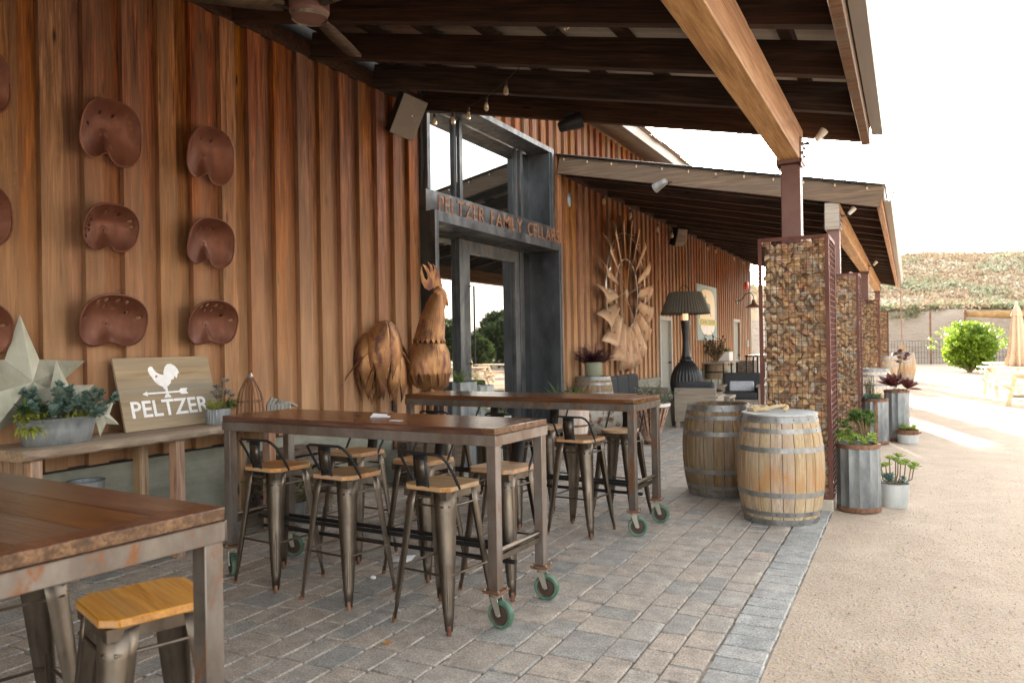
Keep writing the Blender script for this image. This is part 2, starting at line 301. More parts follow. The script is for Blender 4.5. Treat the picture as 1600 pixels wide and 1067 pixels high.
# ------------------------------------------------------------------ helpers
class MB:
    def __init__(s): s.v = []; s.f = []; s.mi = []; s.cur = 0
    def add(s, vs, fs, T=None):
        o = len(s.v)
        s.v += [tuple(T @ Vector(a)) if T is not None else tuple(a) for a in vs]
        s.f += [tuple(o+i for i in f) for f in fs]; s.mi += [s.cur]*len(fs)
        return s
    def box(s, x0, y0, z0, x1, y1, z1, T=None):
        vs = [(x0, y0, z0), (x1, y0, z0), (x1, y1, z0), (x0, y1, z0), (x0, y0, z1), (x1, y0, z1), (x1, y1, z1), (x0, y1, z1)]
        return s.add(vs, [(0, 3, 2, 1), (4, 5, 6, 7), (0, 1, 5, 4), (1, 2, 6, 5), (2, 3, 7, 6), (3, 0, 4, 7)], T)
    def cbox(s, c, d, T=None):
        return s.box(c[0]-d[0]/2, c[1]-d[1]/2, c[2]-d[2]/2, c[0]+d[0]/2, c[1]+d[1]/2, c[2]+d[2]/2, T)
    def tube(s, pts, r, n=8, cap=True, T=None):
        pts = [Vector(q) for q in pts]; R = r if isinstance(r, (list, tuple)) else [r]*len(pts)
        vs = []; fs = []; up = None
        for i, q in enumerate(pts):
            d = (pts[min(i+1, len(pts)-1)]-pts[max(i-1, 0)])
            if d.length < 1e-9: d = Vector((0, 0, 1))
            d.normalize()
            if up is None:
                up = d.orthogonal().normalized()
            else:
                up = (up - d*up.dot(d))
                up = up.normalized() if up.length > 1e-6 else d.orthogonal().normalized()
            w = d.cross(up)
            for k in range(n):
                a = 2*pi*k/n; vs.append(q+(up*cos(a)+w*sin(a))*R[i])
        for i in range(len(pts)-1):
            for k in range(n):
                a = i*n+k; b = i*n+(k+1) % n; fs.append((a, b, b+n, a+n))
        if cap: fs.append(tuple(range(n-1, -1, -1))); fs.append(tuple((len(pts)-1)*n+k for k in range(n)))
        return s.add(vs, fs, T)
    def lathe(s, prof, n=24, T=None, cap0=True, cap1=True, rib=None):
        vs = []; fs = []
        for (r, z) in prof:
            for k in range(n):
                a = 2*pi*k/n; rr = r*(1+(rib(k) if rib else 0)); vs.append((rr*cos(a), rr*sin(a), z))
        for i in range(len(prof)-1):
            for k in range(n):
                a = i*n+k; b = i*n+(k+1) % n; fs.append((a, b, b+n, a+n))
        if cap0: fs.append(tuple(range(n-1, -1, -1)))
        if cap1: fs.append(tuple((len(prof)-1)*n+k for k in range(n)))
        return s.add(vs, fs, T)
    def prism(s, poly, t0, t1, T=None):
        """poly in local XZ, thickness along Y"""
        n = len(poly); vs = [(a, t0, b) for a, b in poly]+[(a, t1, b) for a, b in poly]
        fs = [tuple(range(n)), tuple(range(2*n-1, n-1, -1))]+[(i, i+n, (i+1) % n+n, (i+1) % n) for i in range(n)]
        return s.add(vs, fs, T)
    def bar(s, p, q, w, h, up=(0, 0, 1), T=None):
        p = Vector(p); q = Vector(q); d = (q-p).normalized(); u = Vector(up); sd = d.cross(u).normalized(); u = sd.cross(d).normalized()
        vs = []
        for c in (p, q):
            for a, b in ((-1, -1), (1, -1), (1, 1), (-1, 1)): vs.append(c+sd*a*w/2+u*b*h/2)
        return s.add(vs, [(0, 3, 2, 1), (4, 5, 6, 7), (0, 1, 5, 4), (1, 2, 6, 5), (2, 3, 7, 6), (3, 0, 4, 7)], T)
    def ball(s, c, r, n=8, m=5, T=None):
        prof = [(max(1e-4, sin(pi*i/m)), -cos(pi*i/m)) for i in range(m+1)]
        M = Matrix.Translation(c) @ Matrix.Diagonal((r[0], r[1], r[2], 1)) if isinstance(r, (tuple, list)) else Matrix.Translation(c) @ Matrix.Scale(r, 4)
        if T is not None: M = T @ M
        return s.lathe(prof, n, M)
    def leaf(s, base, d, up, L, W, bend=.3, fold=.15):
        """a curved pointed leaf of 6 quads"""
        d = Vector(d).normalized(); up = Vector(up); sd = d.cross(up)
        if sd.length < 1e-4: sd = d.orthogonal()
        sd.normalize(); u = sd.cross(d).normalized(); vs = []
        for t, w in ((0, .25), (.4, 1), (.75, .75), (1, .04)):
            c = Vector(base)+d*L*t - u*bend*L*t*t
            vs += [c-sd*W/2*w+u*W*fold*w, c, c+sd*W/2*w+u*W*fold*w]
        fs = []
        for i in range(3):
            for k in range(2): a = i*3+k; fs.append((a, a+1, a+4, a+3))
        return s.add(vs, fs)
    def sheet(s, grid):
        m = len(grid); n = len(grid[0]); vs = [q for row in grid for q in row]
        return s.add(vs, [(i*n+k, i*n+k+1, (i+1)*n+k+1, (i+1)*n+k) for i in range(m-1) for k in range(n-1)])
    def mesh(s, name, mats, smooth=True, ang=35):
        me = bpy.data.meshes.new(name); me.from_pydata(s.v, [], s.f); me.update()
        for mt in (mats if isinstance(mats, (list, tuple)) else [mats]): me.materials.append(MATS[mt])
        if isinstance(mats, (list, tuple)) and len(mats) > 1: me.polygons.foreach_set('material_index', s.mi)
        if smooth:
            me.polygons.foreach_set('use_smooth', [True]*len(me.polygons)); me.set_sharp_from_angle(angle=radians(ang))
        return me
    def build(s, name, mats, parent=None, bevel=0, smooth=True, ang=35, solid=0, seg=2):
        o = bpy.data.objects.new(name, s.mesh(name, mats, smooth, ang)); COL.objects.link(o)
        if parent is not None: o.parent = parent
        if solid:
            md = o.modifiers.new('solid', 'SOLIDIFY'); md.thickness = solid; md.offset = 0
        if bevel:
            md = o.modifiers.new('bevel', 'BEVEL'); md.width = bevel; md.segments = seg; md.limit_method = 'ANGLE'; md.angle_limit = radians(40)
        return o
def inst(name, me, parent=None, loc=(0, 0, 0), rot=(0, 0, 0), scale=(1, 1, 1), src=None):
    o = bpy.data.objects.new(name, me); COL.objects.link(o); o.location = loc; o.rotation_euler = rot; o.scale = scale
    if parent is not None: o.parent = parent
    return o
def thing(name, label, cat, loc=(0, 0, 0), rz=0.0, group=None):
    o = bpy.data.objects.new(name, None); COL.objects.link(o); o.location = loc; o.rotation_euler = (0, 0, rz)
    o.empty_display_size = .1; o['label'] = label; o['category'] = cat
    if group: o['group'] = group
    return o
def tag(o, label, cat, group=None):
    o['label'] = label; o['category'] = cat
    if group: o['group'] = group
    return o
def kind(o, k): o['kind'] = k; return o
def kids(o): return [c for c in list(bpy.data.objects) if c.parent == o]
def dup(root, loc, rz, label, group=None):
    def cp(o, par, table):
        c = o.copy(); COL.objects.link(c)
        if par is not None: c.parent = par
        for ch in table.get(o.name, []): cp(ch, c, table)
        return c
    table = {}
    for o in bpy.data.objects:
        if o.parent is not None: table.setdefault(o.parent.name, []).append(o)
    c = cp(root, None, table); c.location = loc; c.rotation_euler = (0, 0, rz); c['label'] = label
    if group: c['group'] = group
    return c
def RZ(a): return Matrix.Rotation(a, 4, 'Z')
def TR(x, y, z): return Matrix.Translation((x, y, z))
def U(a, b): return random.uniform(a, b)
W = -5.3         # face of the recessed wall boards
def rz(x): return 4.40-.212*(x+5.25)       # underside of the canopy rafters

# ------------------------------------------------------------------ ground, patio, hill
def axis(*segs):
    out = []
    for a, b, n in segs: out += [a+(b-a)*i/n for i in range(n)]
    return out+[segs[-1][1]]
def gz(x, y):
    d = noise.noise(Vector((x*1.3, y*1.3, 3.1)))*.012+noise.noise(Vector((x*6, y*6, 1.1)))*.007+noise.noise(Vector((x*15, y*15, 5.1)))*.004
    return -.012+d*min(1, max(0, (x+.66)*3)) +noise.noise(Vector((x*2.6, y*1.7, 8.1)))*.010*min(1, max(0, (x+.55)*2)) if x > -.7 else -.04
xs = axis((-400, -20, 6), (-20, -5.6, 4), (-5.6, -.7, 2), (-.62, 3.2, 80), (3.2, 12, 30), (12, 400, 8)); ys = axis((-300, -8, 6), (-8, 1.5, 20), (1.5, 10, 150), (10, 30, 80), (30, 52, 20), (52, 600, 8))
g = MB(); g.sheet([[(x, y, gz(x, y)) for y in ys] for x in xs]); g.f = [f[::-1] for f in g.f]
kind(g.build('ground', 'gravel', ang=180), 'structure')
peb = MB(); rr = random.Random(3)
for i in range(26000):
    y = 1.7+8.5*rr.random()**1.5; x = -.60+(.9+.62*y)*rr.random()
    s = rr.uniform(.002, .0055)*(1+.9*(rr.random() > .96)); z = gz(x, y)+s*.25 if i % 40 else .002; x -= 0 if i % 40 else rr.uniform(.0, .5)*(x < .3); a = rr.random()*6.28; c, q = cos(a)*s, sin(a)*s
    o = len(peb.v); peb.v += [(x+c, y+q, z), (x-q, y+c, z), (x-c*.8, y-q*.8, z), (x+q, y-c, z), (x, y, z+s*.8)]
    peb.f += [(o, o+1, o+4), (o+1, o+2, o+4), (o+2, o+3, o+4), (o+3, o, o+4)]
pb = peb.build('loose_gravel', 'pebble', smooth=False); kind(pb, 'stuff'); tag(pb, 'loose tan pebbles scattered over the gravel yard', 'gravel')

patio = MB(); patio.sheet([[(-6.0, -6, -.011), (-6.0, 33, -.011)], [(-.615, -6, -.011), (-.615, 33, -.011)]]); patio.f = [f[::-1] for f in patio.f]
patio = kind(patio.build('patio', 'joint_sand'), 'structure')
def paver_geo(lx, ly, seed, z=0.0, gap=.0045):
    r = random.Random(seed); vs = []; fs = []
    def cuts(L): return [0, .010, L*.33, L*.66, L-.010, L]
    X, Y = cuts(lx), cuts(ly); n = 6
    tilt = (r.uniform(-.012, .012), r.uniform(-.012, .012)); dz = r.uniform(-.0022, .0022)
    for i, x in enumerate(X):
        for j, y in enumerate(Y):
            ex = i in (0, n-1); ey = j in (0, n-1); jx = jy = 0
            if ex: jx = (gap+r.uniform(-.001, .0025))*(1 if i == 0 else -1)
            if ey: jy = (gap+r.uniform(-.001, .0025))*(1 if j == 0 else -1)
            zz = z+dz-.0095*(ex or ey)-(.006 if ex and ey else 0)+r.uniform(-.0016, .0016)+tilt[0]*(x-lx/2)+tilt[1]*(y-ly/2)
            if ex and ey: jx *= 2.6; jy *= 2.6
            vs.append((x+jx, y+jy, zz))
    for i in range(n-1):
        for j in range(n-1): a = i*n+j; fs.append((a, a+n, a+n+1, a+1))
    ring = [i*n for i in range(n)]+[(n-1)*n+j for j in range(1, n)]+[i*n+n-1 for i in range(n-2, -1, -1)]+[j for j in range(n-2, 0, -1)]
    o = len(vs); vs += [(vs[k][0], vs[k][1], z-.03) for k in ring]; L = len(ring)
    fs += [(ring[k], o+k, o+(k+1) % L, ring[(k+1) % L]) for k in range(L)]
    fs = [f if k < (n-1)*(n-1) else f[::-1] for k, f in enumerate(fs)]
    return vs, fs
PV = {}
def paver_mesh(lx, ly, mat, var):
    k = (round(lx, 3), round(ly, 3), mat, var)
    if k not in PV:
        m = MB(); vs, fs = paver_geo(lx, ly, hash(k[:2]) % 997+var); m.add(vs, fs); PV[k] = m.mesh('paver_stone', mat, True, 50)
    return PV[k]
rp = random.Random(11); cells = []; x = -.865; pat = [.17, .15, .17, .25, .17, .25, .25, .17]; k = 0
while x > -5.32:
    w = pat[k % 8]; k += 1; y = .3+rp.random()*.2
    while y < 31.2:
        l = rp.choice([.17, .25, .25, .25, .30]) if w < .2 else rp.choice([.17, .25, .34, .17, .25])
        cells.append((x-w, y, w, l, 'paver_stone')); y += l
    x -= w
kc = []; y = .4
while y < 31.4: kc.append((-.86+rp.uniform(-.004, .005), y, .24, .16, 'paver_kerb')); y += .16
def seen(c):
    v = Vector((c[0]+c[2]/2, c[1]+c[3]/2, -1.52)); d = v.dot(-_vz_cam); lx_ = v.dot(_vx_cam); ly_ = v.dot(_vy_cam)
    return d > .5 and abs(lx_/d) < .70 and ly_/d > -.46, d
_rot = Matrix((_vx, _vy, _vz)); _vx_cam, _vy_cam, _vz_cam = _rot.col[0].copy(), _rot.col[1].copy(), _rot.col[2].copy()
for nm, cs, lim in (('paver', cells, 300), ('kerb_paver', kc, 120)):
    vis = sorted([(seen(c)[1]/sqrt(c[2]*c[3]), i) for i, c in enumerate(cs) if seen(c)[0]])[:lim]; near = {i for _, i in vis}
    far = MB()
    for i, c in enumerate(cs):
        if i in near: inst(nm, paver_mesh(c[2], c[3], c[4], i % 5), patio, (c[0], c[1], 0))
        else:
            vs, fs = paver_geo(c[2], c[3], i); far.add(vs, fs, TR(c[0], c[1], 0))
    kind(far.build(nm+'_field', cs[0][4], patio, ang=50), 'stuff')

def sstep(a, b, t): t = min(1, max(0, (t-a)/(b-a))); return t*t*(3-2*t)
def hz(x, y):
    n = noise.noise(Vector((x*.12, y*.12, 0)))*.9+noise.noise(Vector((x*.4, y*.4, 4)))*.25
    cliff_y = 51.0+noise.noise(Vector((x*.15, 0, 9)))*.8
    bank = sstep(cliff_y-.3, cliff_y+1.0, y)*(3.3+noise.noise(Vector((x*.25, 3, 0)))*.25)
    crest = 5.6+.6*noise.noise(Vector((x*.06, 7, 0)))-.5*sstep(0, 14, x)
    slope = sstep(cliff_y+.8, 82, y)*crest*(1-.45*sstep(-1, -14, x))
    tp = 1-sstep(11, 19, x); bank *= tp; slope *= tp
    side = sstep(-4.8, -8.5, x)*sstep(32, 39, y)*(5.2-sstep(42, 52, y)*2.0)
    return -.05+max(bank+slope, side)+n*.35*sstep(.2, 3, bank+slope+side)
hx = axis((-120, -30, 12), (-30, 30, 90), (30, 140, 16)); hy = axis((31.5, 50, 24), (50, 53.5, 18), (53.5, 90, 44), (90, 150, 8))
h = MB(); h.cur = 0; h.sheet([[(x, y, hz(x, y)) for y in hy] for x in hx]); h.f = [f[::-1] for f in h.f]
for i, f in enumerate(h.f):
    zs = [h.v[k][2] for k in f]; cy = h.v[f[0]][1]
    h.mi[i] = 1 if (50 < cy < 52.8 or (cy < 50 and h.v[f[0]][0] < -3 and max(zs) > .2 and max(zs) < 3.4)) else 0
kind(h.build('hillside', ['hillside', 'cut_bank'], ang=180), 'structure')
def scrub(name, mat, n, size, label, seed, flt=lambda x, y: True, tall=1.0, up=.9):
    r = random.Random(seed); m = MB()
    while n > 0:
        y = r.uniform(51.6, 84) if r.random() < .85 else r.uniform(33, 52); x = r.uniform(-22, 20)
        if not flt(x, y): continue
        z = hz(x, y)
        if z < 2.9: continue
        n -= 1; s = size*r.uniform(.5, 1.6)
        for k in range(12):
            a = r.uniform(0, 6.28); e = r.uniform(.0, 1.5); q = Vector((x+cos(a)*cos(e)*s*.6, y+sin(a)*cos(e)*s*.6, z-.05+sin(e)*s*.55*tall))
            d = Vector((r.gauss(0, 1), r.gauss(0, 1), r.gauss(0.4, .8))).normalized(); w = d.orthogonal().normalized()*s*.16; L = s*r.uniform(.25, .5)
            m.add([q, q+d*L*.5+w, q+d*L, q+d*L*.5-w], [(0, 1, 2, 3)])
    o = m.build(name, mat, smooth=False); kind(o, 'stuff'); tag(o, label, 'scrub')
nz = lambda x, y, s, o: noise.noise(Vector((x*s, y*s, o)))
scrub('dry_grass', 'scrub_tan', 11000, .40, 'dry tan grass and weeds covering the hillside', 1)
scrub('green_scrub', 'scrub_sage', 3600, .48, 'grey green sage scrub patches on the hillside', 2, lambda x, y: nz(x, y, .18, 2) > .0)
scrub('pale_scrub', 'scrub_cream', 1700, .42, 'pale cream flowering brush dotting the hillside', 3, lambda x, y: nz(x, y, .22, 8) > .12)
edge = MB(); r = random.Random(5)
for i in range(260):
    x = r.uniform(-2, 12); y = 51.9+r.uniform(-.3, .8); z = hz(x, y); s = r.uniform(.25, .55)
    for k in range(14):
        a = r.uniform(0, 6.28); e = r.uniform(.1, 1.3); edge.leaf((x+U(-.3, .3), y, z), (cos(a)*cos(e), sin(a)*cos(e), sin(e)), (0, 0, 1), s, .1, .3)
o = edge.build('bank_top_scrub', 'scrub_sage'); kind(o, 'stuff'); tag(o, 'pale green brush along the top edge of the cut bank', 'scrub')

# ------------------------------------------------------------------ the barn: wall boards, plinth, roofs
barn = thing('barn', 'long barn with rust brown upright boards and a boarded concrete plinth', 'building')
PER = .3135; Y0 = 3.1142*.9585-.075
def board_mesh(w, t, h, j):
    m = MB(); r = random.Random(j); n = 5; e = .003
    for i in range(n): pass
    m.box(0, 0, 0, t+(.026 if w < .17 else 0), w, h); return m.mesh('wall_board', 'wall_boards', False)
BM = {}
def board(y, raised, z0, z1):
    k = (raised, round(z1-z0, 2), int(y*7) % 4)
    if k not in BM: BM[k] = board_mesh(.160 if raised else .190, .024, z1-z0, k[2])
    inst('board', BM[k], barn, (W+(.0245 if raised else 0)+U(-.0015, .0015)-.024+(.004 if raised else 0), y-(0 if raised else .014), z0))
y = Y0-PER; far = MB(); i = 0
while y > -6:
    far.box(W-.024, y, .70, W, y+.19, 4.5); far.box(W+.0005, y+.16, .70, W+.027, y+.32, 4.5); y -= PER
kind(far.build('board_field', 'wall_boards', barn, smooth=False), 'stuff')
y = Y0
while y < 30.0:
    for raised in (True, False):
        yy = y if raised else y+.147
        z0, z1 = .70, 4.56 if yy < 7.7 else 5.62
        if 7.86 < yy+.08 < 11.82: z0 = 4.75
        elif 17.85 < yy+.08 < 18.95 or 26.6 < yy+.08 < 27.75: z0 = 2.08 if yy < 22 else 2.24
        board(yy, raised, z0, z1)
    y += PER
pl = MB(); pl.box(-5.6, -6, -.03, W+.055, 7.9, .685); pl.box(-5.6, 11.72, -.03, W+.055, 17.9, .685); pl.box(-5.6, 18.98, -.03, W+.055, 26.6, .685); pl.box(-5.6, 27.8, -.03, W+.055, 30.0, .685)
pl.build('plinth', 'plinth_concrete', barn, bevel=.006)
fl = MB(); fl.box(W-.02, -6, .686, W+.062, 7.9, .70); fl.box(W-.02, 11.72, .686, W+.062, 17.9, .70); fl.build('drip_flashing', 'black_metal', barn)
sh = MB(); sh.box(-5.5, -6, 0, -5.34, 7.86, 5.7); sh.box(-5.5, 11.8, 0, -5.34, 30.0, 5.7); sh.box(-5.5, 7.86, 4.75, -5.34, 11.8, 5.7); sh.box(-12, 29.8, 0, -5.5, 29.98, 5.7); sh.box(-12, -6, 0, -5.5, -5.8, 5.7)
sh.box(-9, 6.5, 3.0, -5.5, 12.5, 3.03)
sh.build('wall_core', 'dark_interior', barn, smooth=False)
ct = MB(); ct.box(W+.0, 29.87, .0, W+.06, 30.03, 4.7); ct.build('corner_trim', 'door_trim', barn, bevel=.004)
tr = MB(); tr.box(W+.032, -6, 4.395, W+.075, 7.94, 4.55); tr.box(W+.032, 12.06, 4.395, W+.075, 31, 4.55); tr.build('ledger_trim', 'canopy_timber', barn, bevel=.004)
# main roof above
rf = MB(); rf.bar((-4.70, -6, 5.66), (-4.70, 30.6, 5.66), .03, .2, (0, 0, 1)); rf.build('eave_fascia', 'gutter_metal', barn)
rf = MB(); rf.box(-4.92, -6, 5.60, -4.80, 30.5, 5.74); rf.build('eave_board', 'fascia_timber', barn)
rf = MB(); rf.sheet([[(-4.66, -6.1, 5.77), (-4.66, 30.7, 5.77)], [(-12, -6.1, 8.6), (-12, 30.7, 8.6)]]); rf.sheet([[(-5.4, -6, 5.63), (-5.4, 30.5, 5.63)], [(-4.72, -6, 5.60), (-4.72, 30.5, 5.60)]]); rf.build('roof_deck', 'fascia_timber', barn, solid=.02)
tl = MB(); tm = MB(); tm.box(0, 0, 0, .46, .29, .03); tmesh = tm.mesh('roof_tile', 'roof_tile', False)
y = 11.0; r = random.Random(2)
while y < 30:
    inst('roof_tile', tmesh, barn, (-4.60, y, 5.775+r.choice([0, .03])), (0, radians(180+21), 0)); y += .305
far = MB()
for row in range(1, 14):
    y = 7
    while y < 30: far.box(0, 0, 0, .46, .29, .03, TR(-4.6-row*.4, y, 5.80+row*.155+r.choice([0, .03])) @ Matrix.Rotation(radians(180+21), 4, 'Y')); y += .305
kind(far.build('roof_tile_field', 'roof_tile', barn, smooth=False), 'stuff')
# doors in the board wall
def wall_door(y0, y1, h, label):
    t = thing('door', label, 'door', (W, y0, 0)); w = y1-y0
    m = MB(); m.box(-.06, 0, 0, .070, .10, h+.10); m.box(-.06, w-.10, 0, .070, w, h+.10); m.box(-.06, .10, h, .070, w-.10, h+.10); m.build('frame', 'door_trim', t, bevel=.004)
    m = MB(); m.box(-.05, .10, .01, -.005, w-.10, h); m.build('leaf', 'grey_door', t)
    for a, b in ((.18, .85), (1.0, h-.12)):
        m = MB(); m.box(-.004, .2, a, .006, w-.2, b); m.build('panel', 'grey_door', t, bevel=.004)
    m = MB(); m.ball((.04, w-.17, 1.0), .03); m.tube([(-.01, w-.17, 1.0), (.04, w-.17, 1.0)], .012); m.build('knob', 'black_metal', t)
wall_door(17.9, 18.98, 2.03, 'grey panelled door nearest the shaded fire pit, set in the board wall')
wall_door(26.6, 27.8, 2.14, 'grey door with pale trim at the far end of the board wall')

# ------------------------------------------------------------------ canopies
def canopy(y0, y1, label, posts, pitch, far_sheet=True):
    t = thing('canopy', label, 'canopy')
    ang = math.atan(.212)
    y = y1-.05; first = True; L = (-.36+5.24)/cos(ang)
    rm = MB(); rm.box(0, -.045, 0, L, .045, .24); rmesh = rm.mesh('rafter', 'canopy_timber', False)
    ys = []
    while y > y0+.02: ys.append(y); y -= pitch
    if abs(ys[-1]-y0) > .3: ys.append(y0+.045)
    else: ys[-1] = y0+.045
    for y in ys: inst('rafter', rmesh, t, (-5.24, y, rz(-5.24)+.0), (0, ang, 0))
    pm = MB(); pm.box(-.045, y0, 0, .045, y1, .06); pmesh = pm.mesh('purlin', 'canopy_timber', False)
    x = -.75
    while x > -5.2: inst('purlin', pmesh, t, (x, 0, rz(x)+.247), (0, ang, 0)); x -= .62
    m = MB(); n = int((y1-y0)/.038); rows = []
    for xx in (-5.26, -.24):
        rows.append([(xx, y0-.02+(y1-y0+.04)*i/n, rz(xx)+.325+.011*sin(i*pi/2)) for i in range(n+1)])
    m.sheet(rows); m.build('roof_sheet', 'roof_metal', t, solid=.003, ang=60)
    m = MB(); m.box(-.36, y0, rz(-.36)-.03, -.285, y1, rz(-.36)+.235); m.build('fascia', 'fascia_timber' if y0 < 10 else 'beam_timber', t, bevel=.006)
    m = MB(); zt = rz(-.3)+.24
    m.prism([(-.275, zt-.16), (-.18, zt-.18), (-.13, zt-.02), (-.13, zt+.02), (-.145, zt+.02), (-.15, zt-.01), (-.195, zt-.155), (-.26, zt-.145), (-.26, zt+.02), (-.275, zt+.02)], y0-.01, y1+.02); m.build('gutter', 'gutter_metal', t, ang=20)
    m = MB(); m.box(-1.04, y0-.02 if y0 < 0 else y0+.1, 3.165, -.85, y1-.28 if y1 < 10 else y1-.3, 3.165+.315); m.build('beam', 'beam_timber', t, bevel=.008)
    for py in posts:
        m = MB(); m.box(-1.025, py-.085, -.02, -.855, py+.085, 3.13); m.build('post', 'post_steel', t, bevel=.006)
        m = MB(); m.box(-1.06, py-.14, 3.135, -.83, py+.14, 3.163); m.box(-.848, py-.14, 3.10, -.838, py+.14, 3.36); m.box(-1.052, py-.14, 3.10, -1.042, py+.14, 3.36); m.build('post_bracket', 'post_steel', t)
        for a in (-.09, .09):
            for zz in (3.22, 3.30):
                m = MB(); m.tube([(-.838, py+a, zz), (-.824, py+a, zz)], .014, 6); m.build('bolt', 'black_metal', t)
        m = MB(); m.box(-1.1, py-.16, -.02, -.78, py+.16, .012); m.build('post_foot', 'concrete_pale', t)
    return t, ys
c1, r1 = canopy(-6.0, 8.0, 'near timber canopy with dark rafters and a steel post over the bar tables', [-1.9, 7.58], 1.0)
c2, r2 = canopy(12.0, 31.0, 'far timber canopy with closely set rafters and pale gutter over the lounge', [12.15, 21.1, 30.2], 1.03)
# darker blocking seen between the rafters of the near canopy, and pale front barge of the far one
m = MB(); ang = math.atan(.212); L = 4.9/cos(ang)
m.box(0, -.03, 0, L+.02, .0, .285, TR(-5.24, 11.998, rz(-5.24)-.01) @ Matrix.Rotation(ang, 4, 'Y')); o = m.build('barge_board', 'fascia_timber', c2, bevel=.004)
m = MB(); m.box(-.02, -.05, 0, L+.05, .02, .012, TR(-5.24, 11.985, rz(-5.24)+.295) @ Matrix.Rotation(ang, 4, 'Y')); m.build('drip_edge', 'black_metal', c2)
m = MB(); m.box(-1.045, 12.0, 3.09, -.85, 12.09, 3.48); m.build('beam_end_cap', 'grey_wood', c2, bevel=.004)

# ------------------------------------------------------------------ glazed entrance
en = thing('glazed_entrance', 'tall steel framed glass entrance with rusty cut letters above the door', 'entrance')
X0 = -5.56
m = MB(); m.box(-5.62, 7.96, 3.03, -5.06, 11.66, 3.16); m.build('header', 'door_steel_pale', en, bevel=.004)
m = MB(); m.box(-5.62, 7.90, 0, -5.06, 7.96, 3.16); m.build('side_fin', 'door_steel', en, bevel=.003)
m = MB(); m.box(-5.62, 11.60, 0, -5.06, 11.66, 3.028); m.build('side_fin', 'door_steel', en, bevel=.003)
m = MB(); m.box(-5.12, 11.66, 0, -5.05, 11.70, 3.16); m.build('fin_edge', 'door_steel_pale', en, bevel=.003)
m = MB(); m.box(-5.12, 7.86, 0, -5.052, 7.90, 3.16); m.build('fin_edge', 'door_steel_pale', en, bevel=.003)
m = MB(); m.box(-5.62, 7.9, 3.162, -5.20, 11.70, 3.44); m.build('transom', 'door_steel_pale', en, bevel=.003)
m = MB(); m.box(-5.62, 7.9, 4.66, -5.19, 11.76, 4.742); m.build('head', 'door_steel_pale', en, bevel=.003)
m = MB(); m.box(-5.25, 7.93, 3.442, -5.19, 8.0, 4.658); m.build('jamb', 'door_steel_pale', en, bevel=.003)
m = MB(); m.box(-5.62, 7.90, 3.442, -5.26, 7.96, 4.658); m.build('jamb', 'door_steel', en, bevel=.003)
m = MB(); m.box(-5.62, 11.60, 3.442, -5.21, 11.70, 4.658); m.build('jamb', 'door_steel', en, bevel=.003)
m = MB(); m.box(-5.21, 11.66, 3.442, -5.185, 11.74, 4.658); m.build('jamb_edge', 'door_steel_pale', en, bevel=.002)
def pane(y0, y1, z0, z1, x=-5.60, parent=None):
    m = MB(); m.box(x-.012, y0, z0, x, y1, z1); return m.build('pane', 'glass_pane', parent or en, smooth=False)
for y in (9.19, 11.10):
    m = MB(); m.box(-5.62, y, 3.442, -5.57, y+.06, 4.658); m.box(-5.57, y+.06, 3.442, -5.52, y+.14, 4.658); m.build('mullion', 'door_steel_pale', en, bevel=.003)
for a, b in ((7.97, 9.19), (9.25, 11.10), (11.16, 11.60)): pane(a, b, 3.445, 4.655)
for y, w in ((9.22, .11), (11.10, .14)):
    m = MB(); m.box(-5.62, y, 0, -5.53, y+w, 3.028); m.build('mullion', 'door_steel_pale', en, bevel=.003)
pane(7.97, 9.22, .12, 3.02); pane(11.24, 11.60, .12, 3.02)
m = MB(); m.box(-5.62, 7.97, 0, -5.55, 9.22, .12); m.build('sill', 'door_steel', en)
m = MB(); m.box(-5.62, 11.24, 0, -5.55, 11.6, .12); m.build('sill', 'door_steel', en)
lf = MB(); lf.box(-5.60, 9.34, .02, -5.54, 9.52, 3.0); lf.box(-5.60, 10.94, .02, -5.54, 11.095, 3.0); lf.box(-5.60, 9.52, 2.82, -5.54, 10.94, 3.0); lf.box(-5.60, 9.52, .02, -5.54, 10.94, .24)
lf = lf.build('door_leaf', 'door_steel_pale', en, bevel=.003)
pane(9.525, 10.935, .245, 2.815, -5.585, lf)
m = MB(); m.tube([(-5.54, 9.50, 1.25), (-5.47, 9.50, 1.25), (-5.47, 9.50, 2.35), (-5.54, 9.50, 2.35)], .014, 6); m.build('door_pull', 'black_metal', lf)
m = MB(); m.box(-9, 7.9, -.01, -5.63, 11.66, .0); m.box(-9.0, 7.9, 0, -8.95, 11.66, 5); m.build('interior', 'dark_interior', en, smooth=False)
TXT = {}
def text_mesh(s, size, depth, mat, bold=0.0):
    k = (s, size, depth, mat)
    if k in TXT: return TXT[k]
    cu = bpy.data.curves.new('letters', 'FONT'); cu.body = s; cu.size = size; cu.extrude = depth; cu.offset = bold; cu.resolution_u = 3; cu.align_x = 'LEFT'
    ob = bpy.data.objects.new('tmp_text', cu); COL.objects.link(ob)
    dg = bpy.context.evaluated_depsgraph_get(); me = bpy.data.meshes.new_from_object(ob.evaluated_get(dg)); me.materials.clear(); me.materials.append(MATS[mat])
    bpy.data.objects.remove(ob); bpy.data.curves.remove(cu)
    xs_ = [v.co.x for v in me.vertices] or [0]
    TXT[k] = (me, min(xs_), max(xs_)); return TXT[k]
phrase = 'PELTZER FAMILY CELLARS'; size = .285; yc = 7.99; tot = 11.66-7.99
wd = []
for ch in phrase:
    if ch == ' ': wd.append(.13); continue
    me, a, b = text_mesh(ch, size, .006, 'caster_rust', .004); wd.append(b-a)
gap = (tot-sum(wd))/(len(phrase)-1)
for ch, w in zip(phrase, wd):
    if ch != ' ':
        me, a, b = text_mesh(ch, size, .006, 'caster_rust', .004)
        inst('letter', me, en, (-5.085, yc-a, 3.162), (pi/2, 0, pi/2))
    yc += w+gap

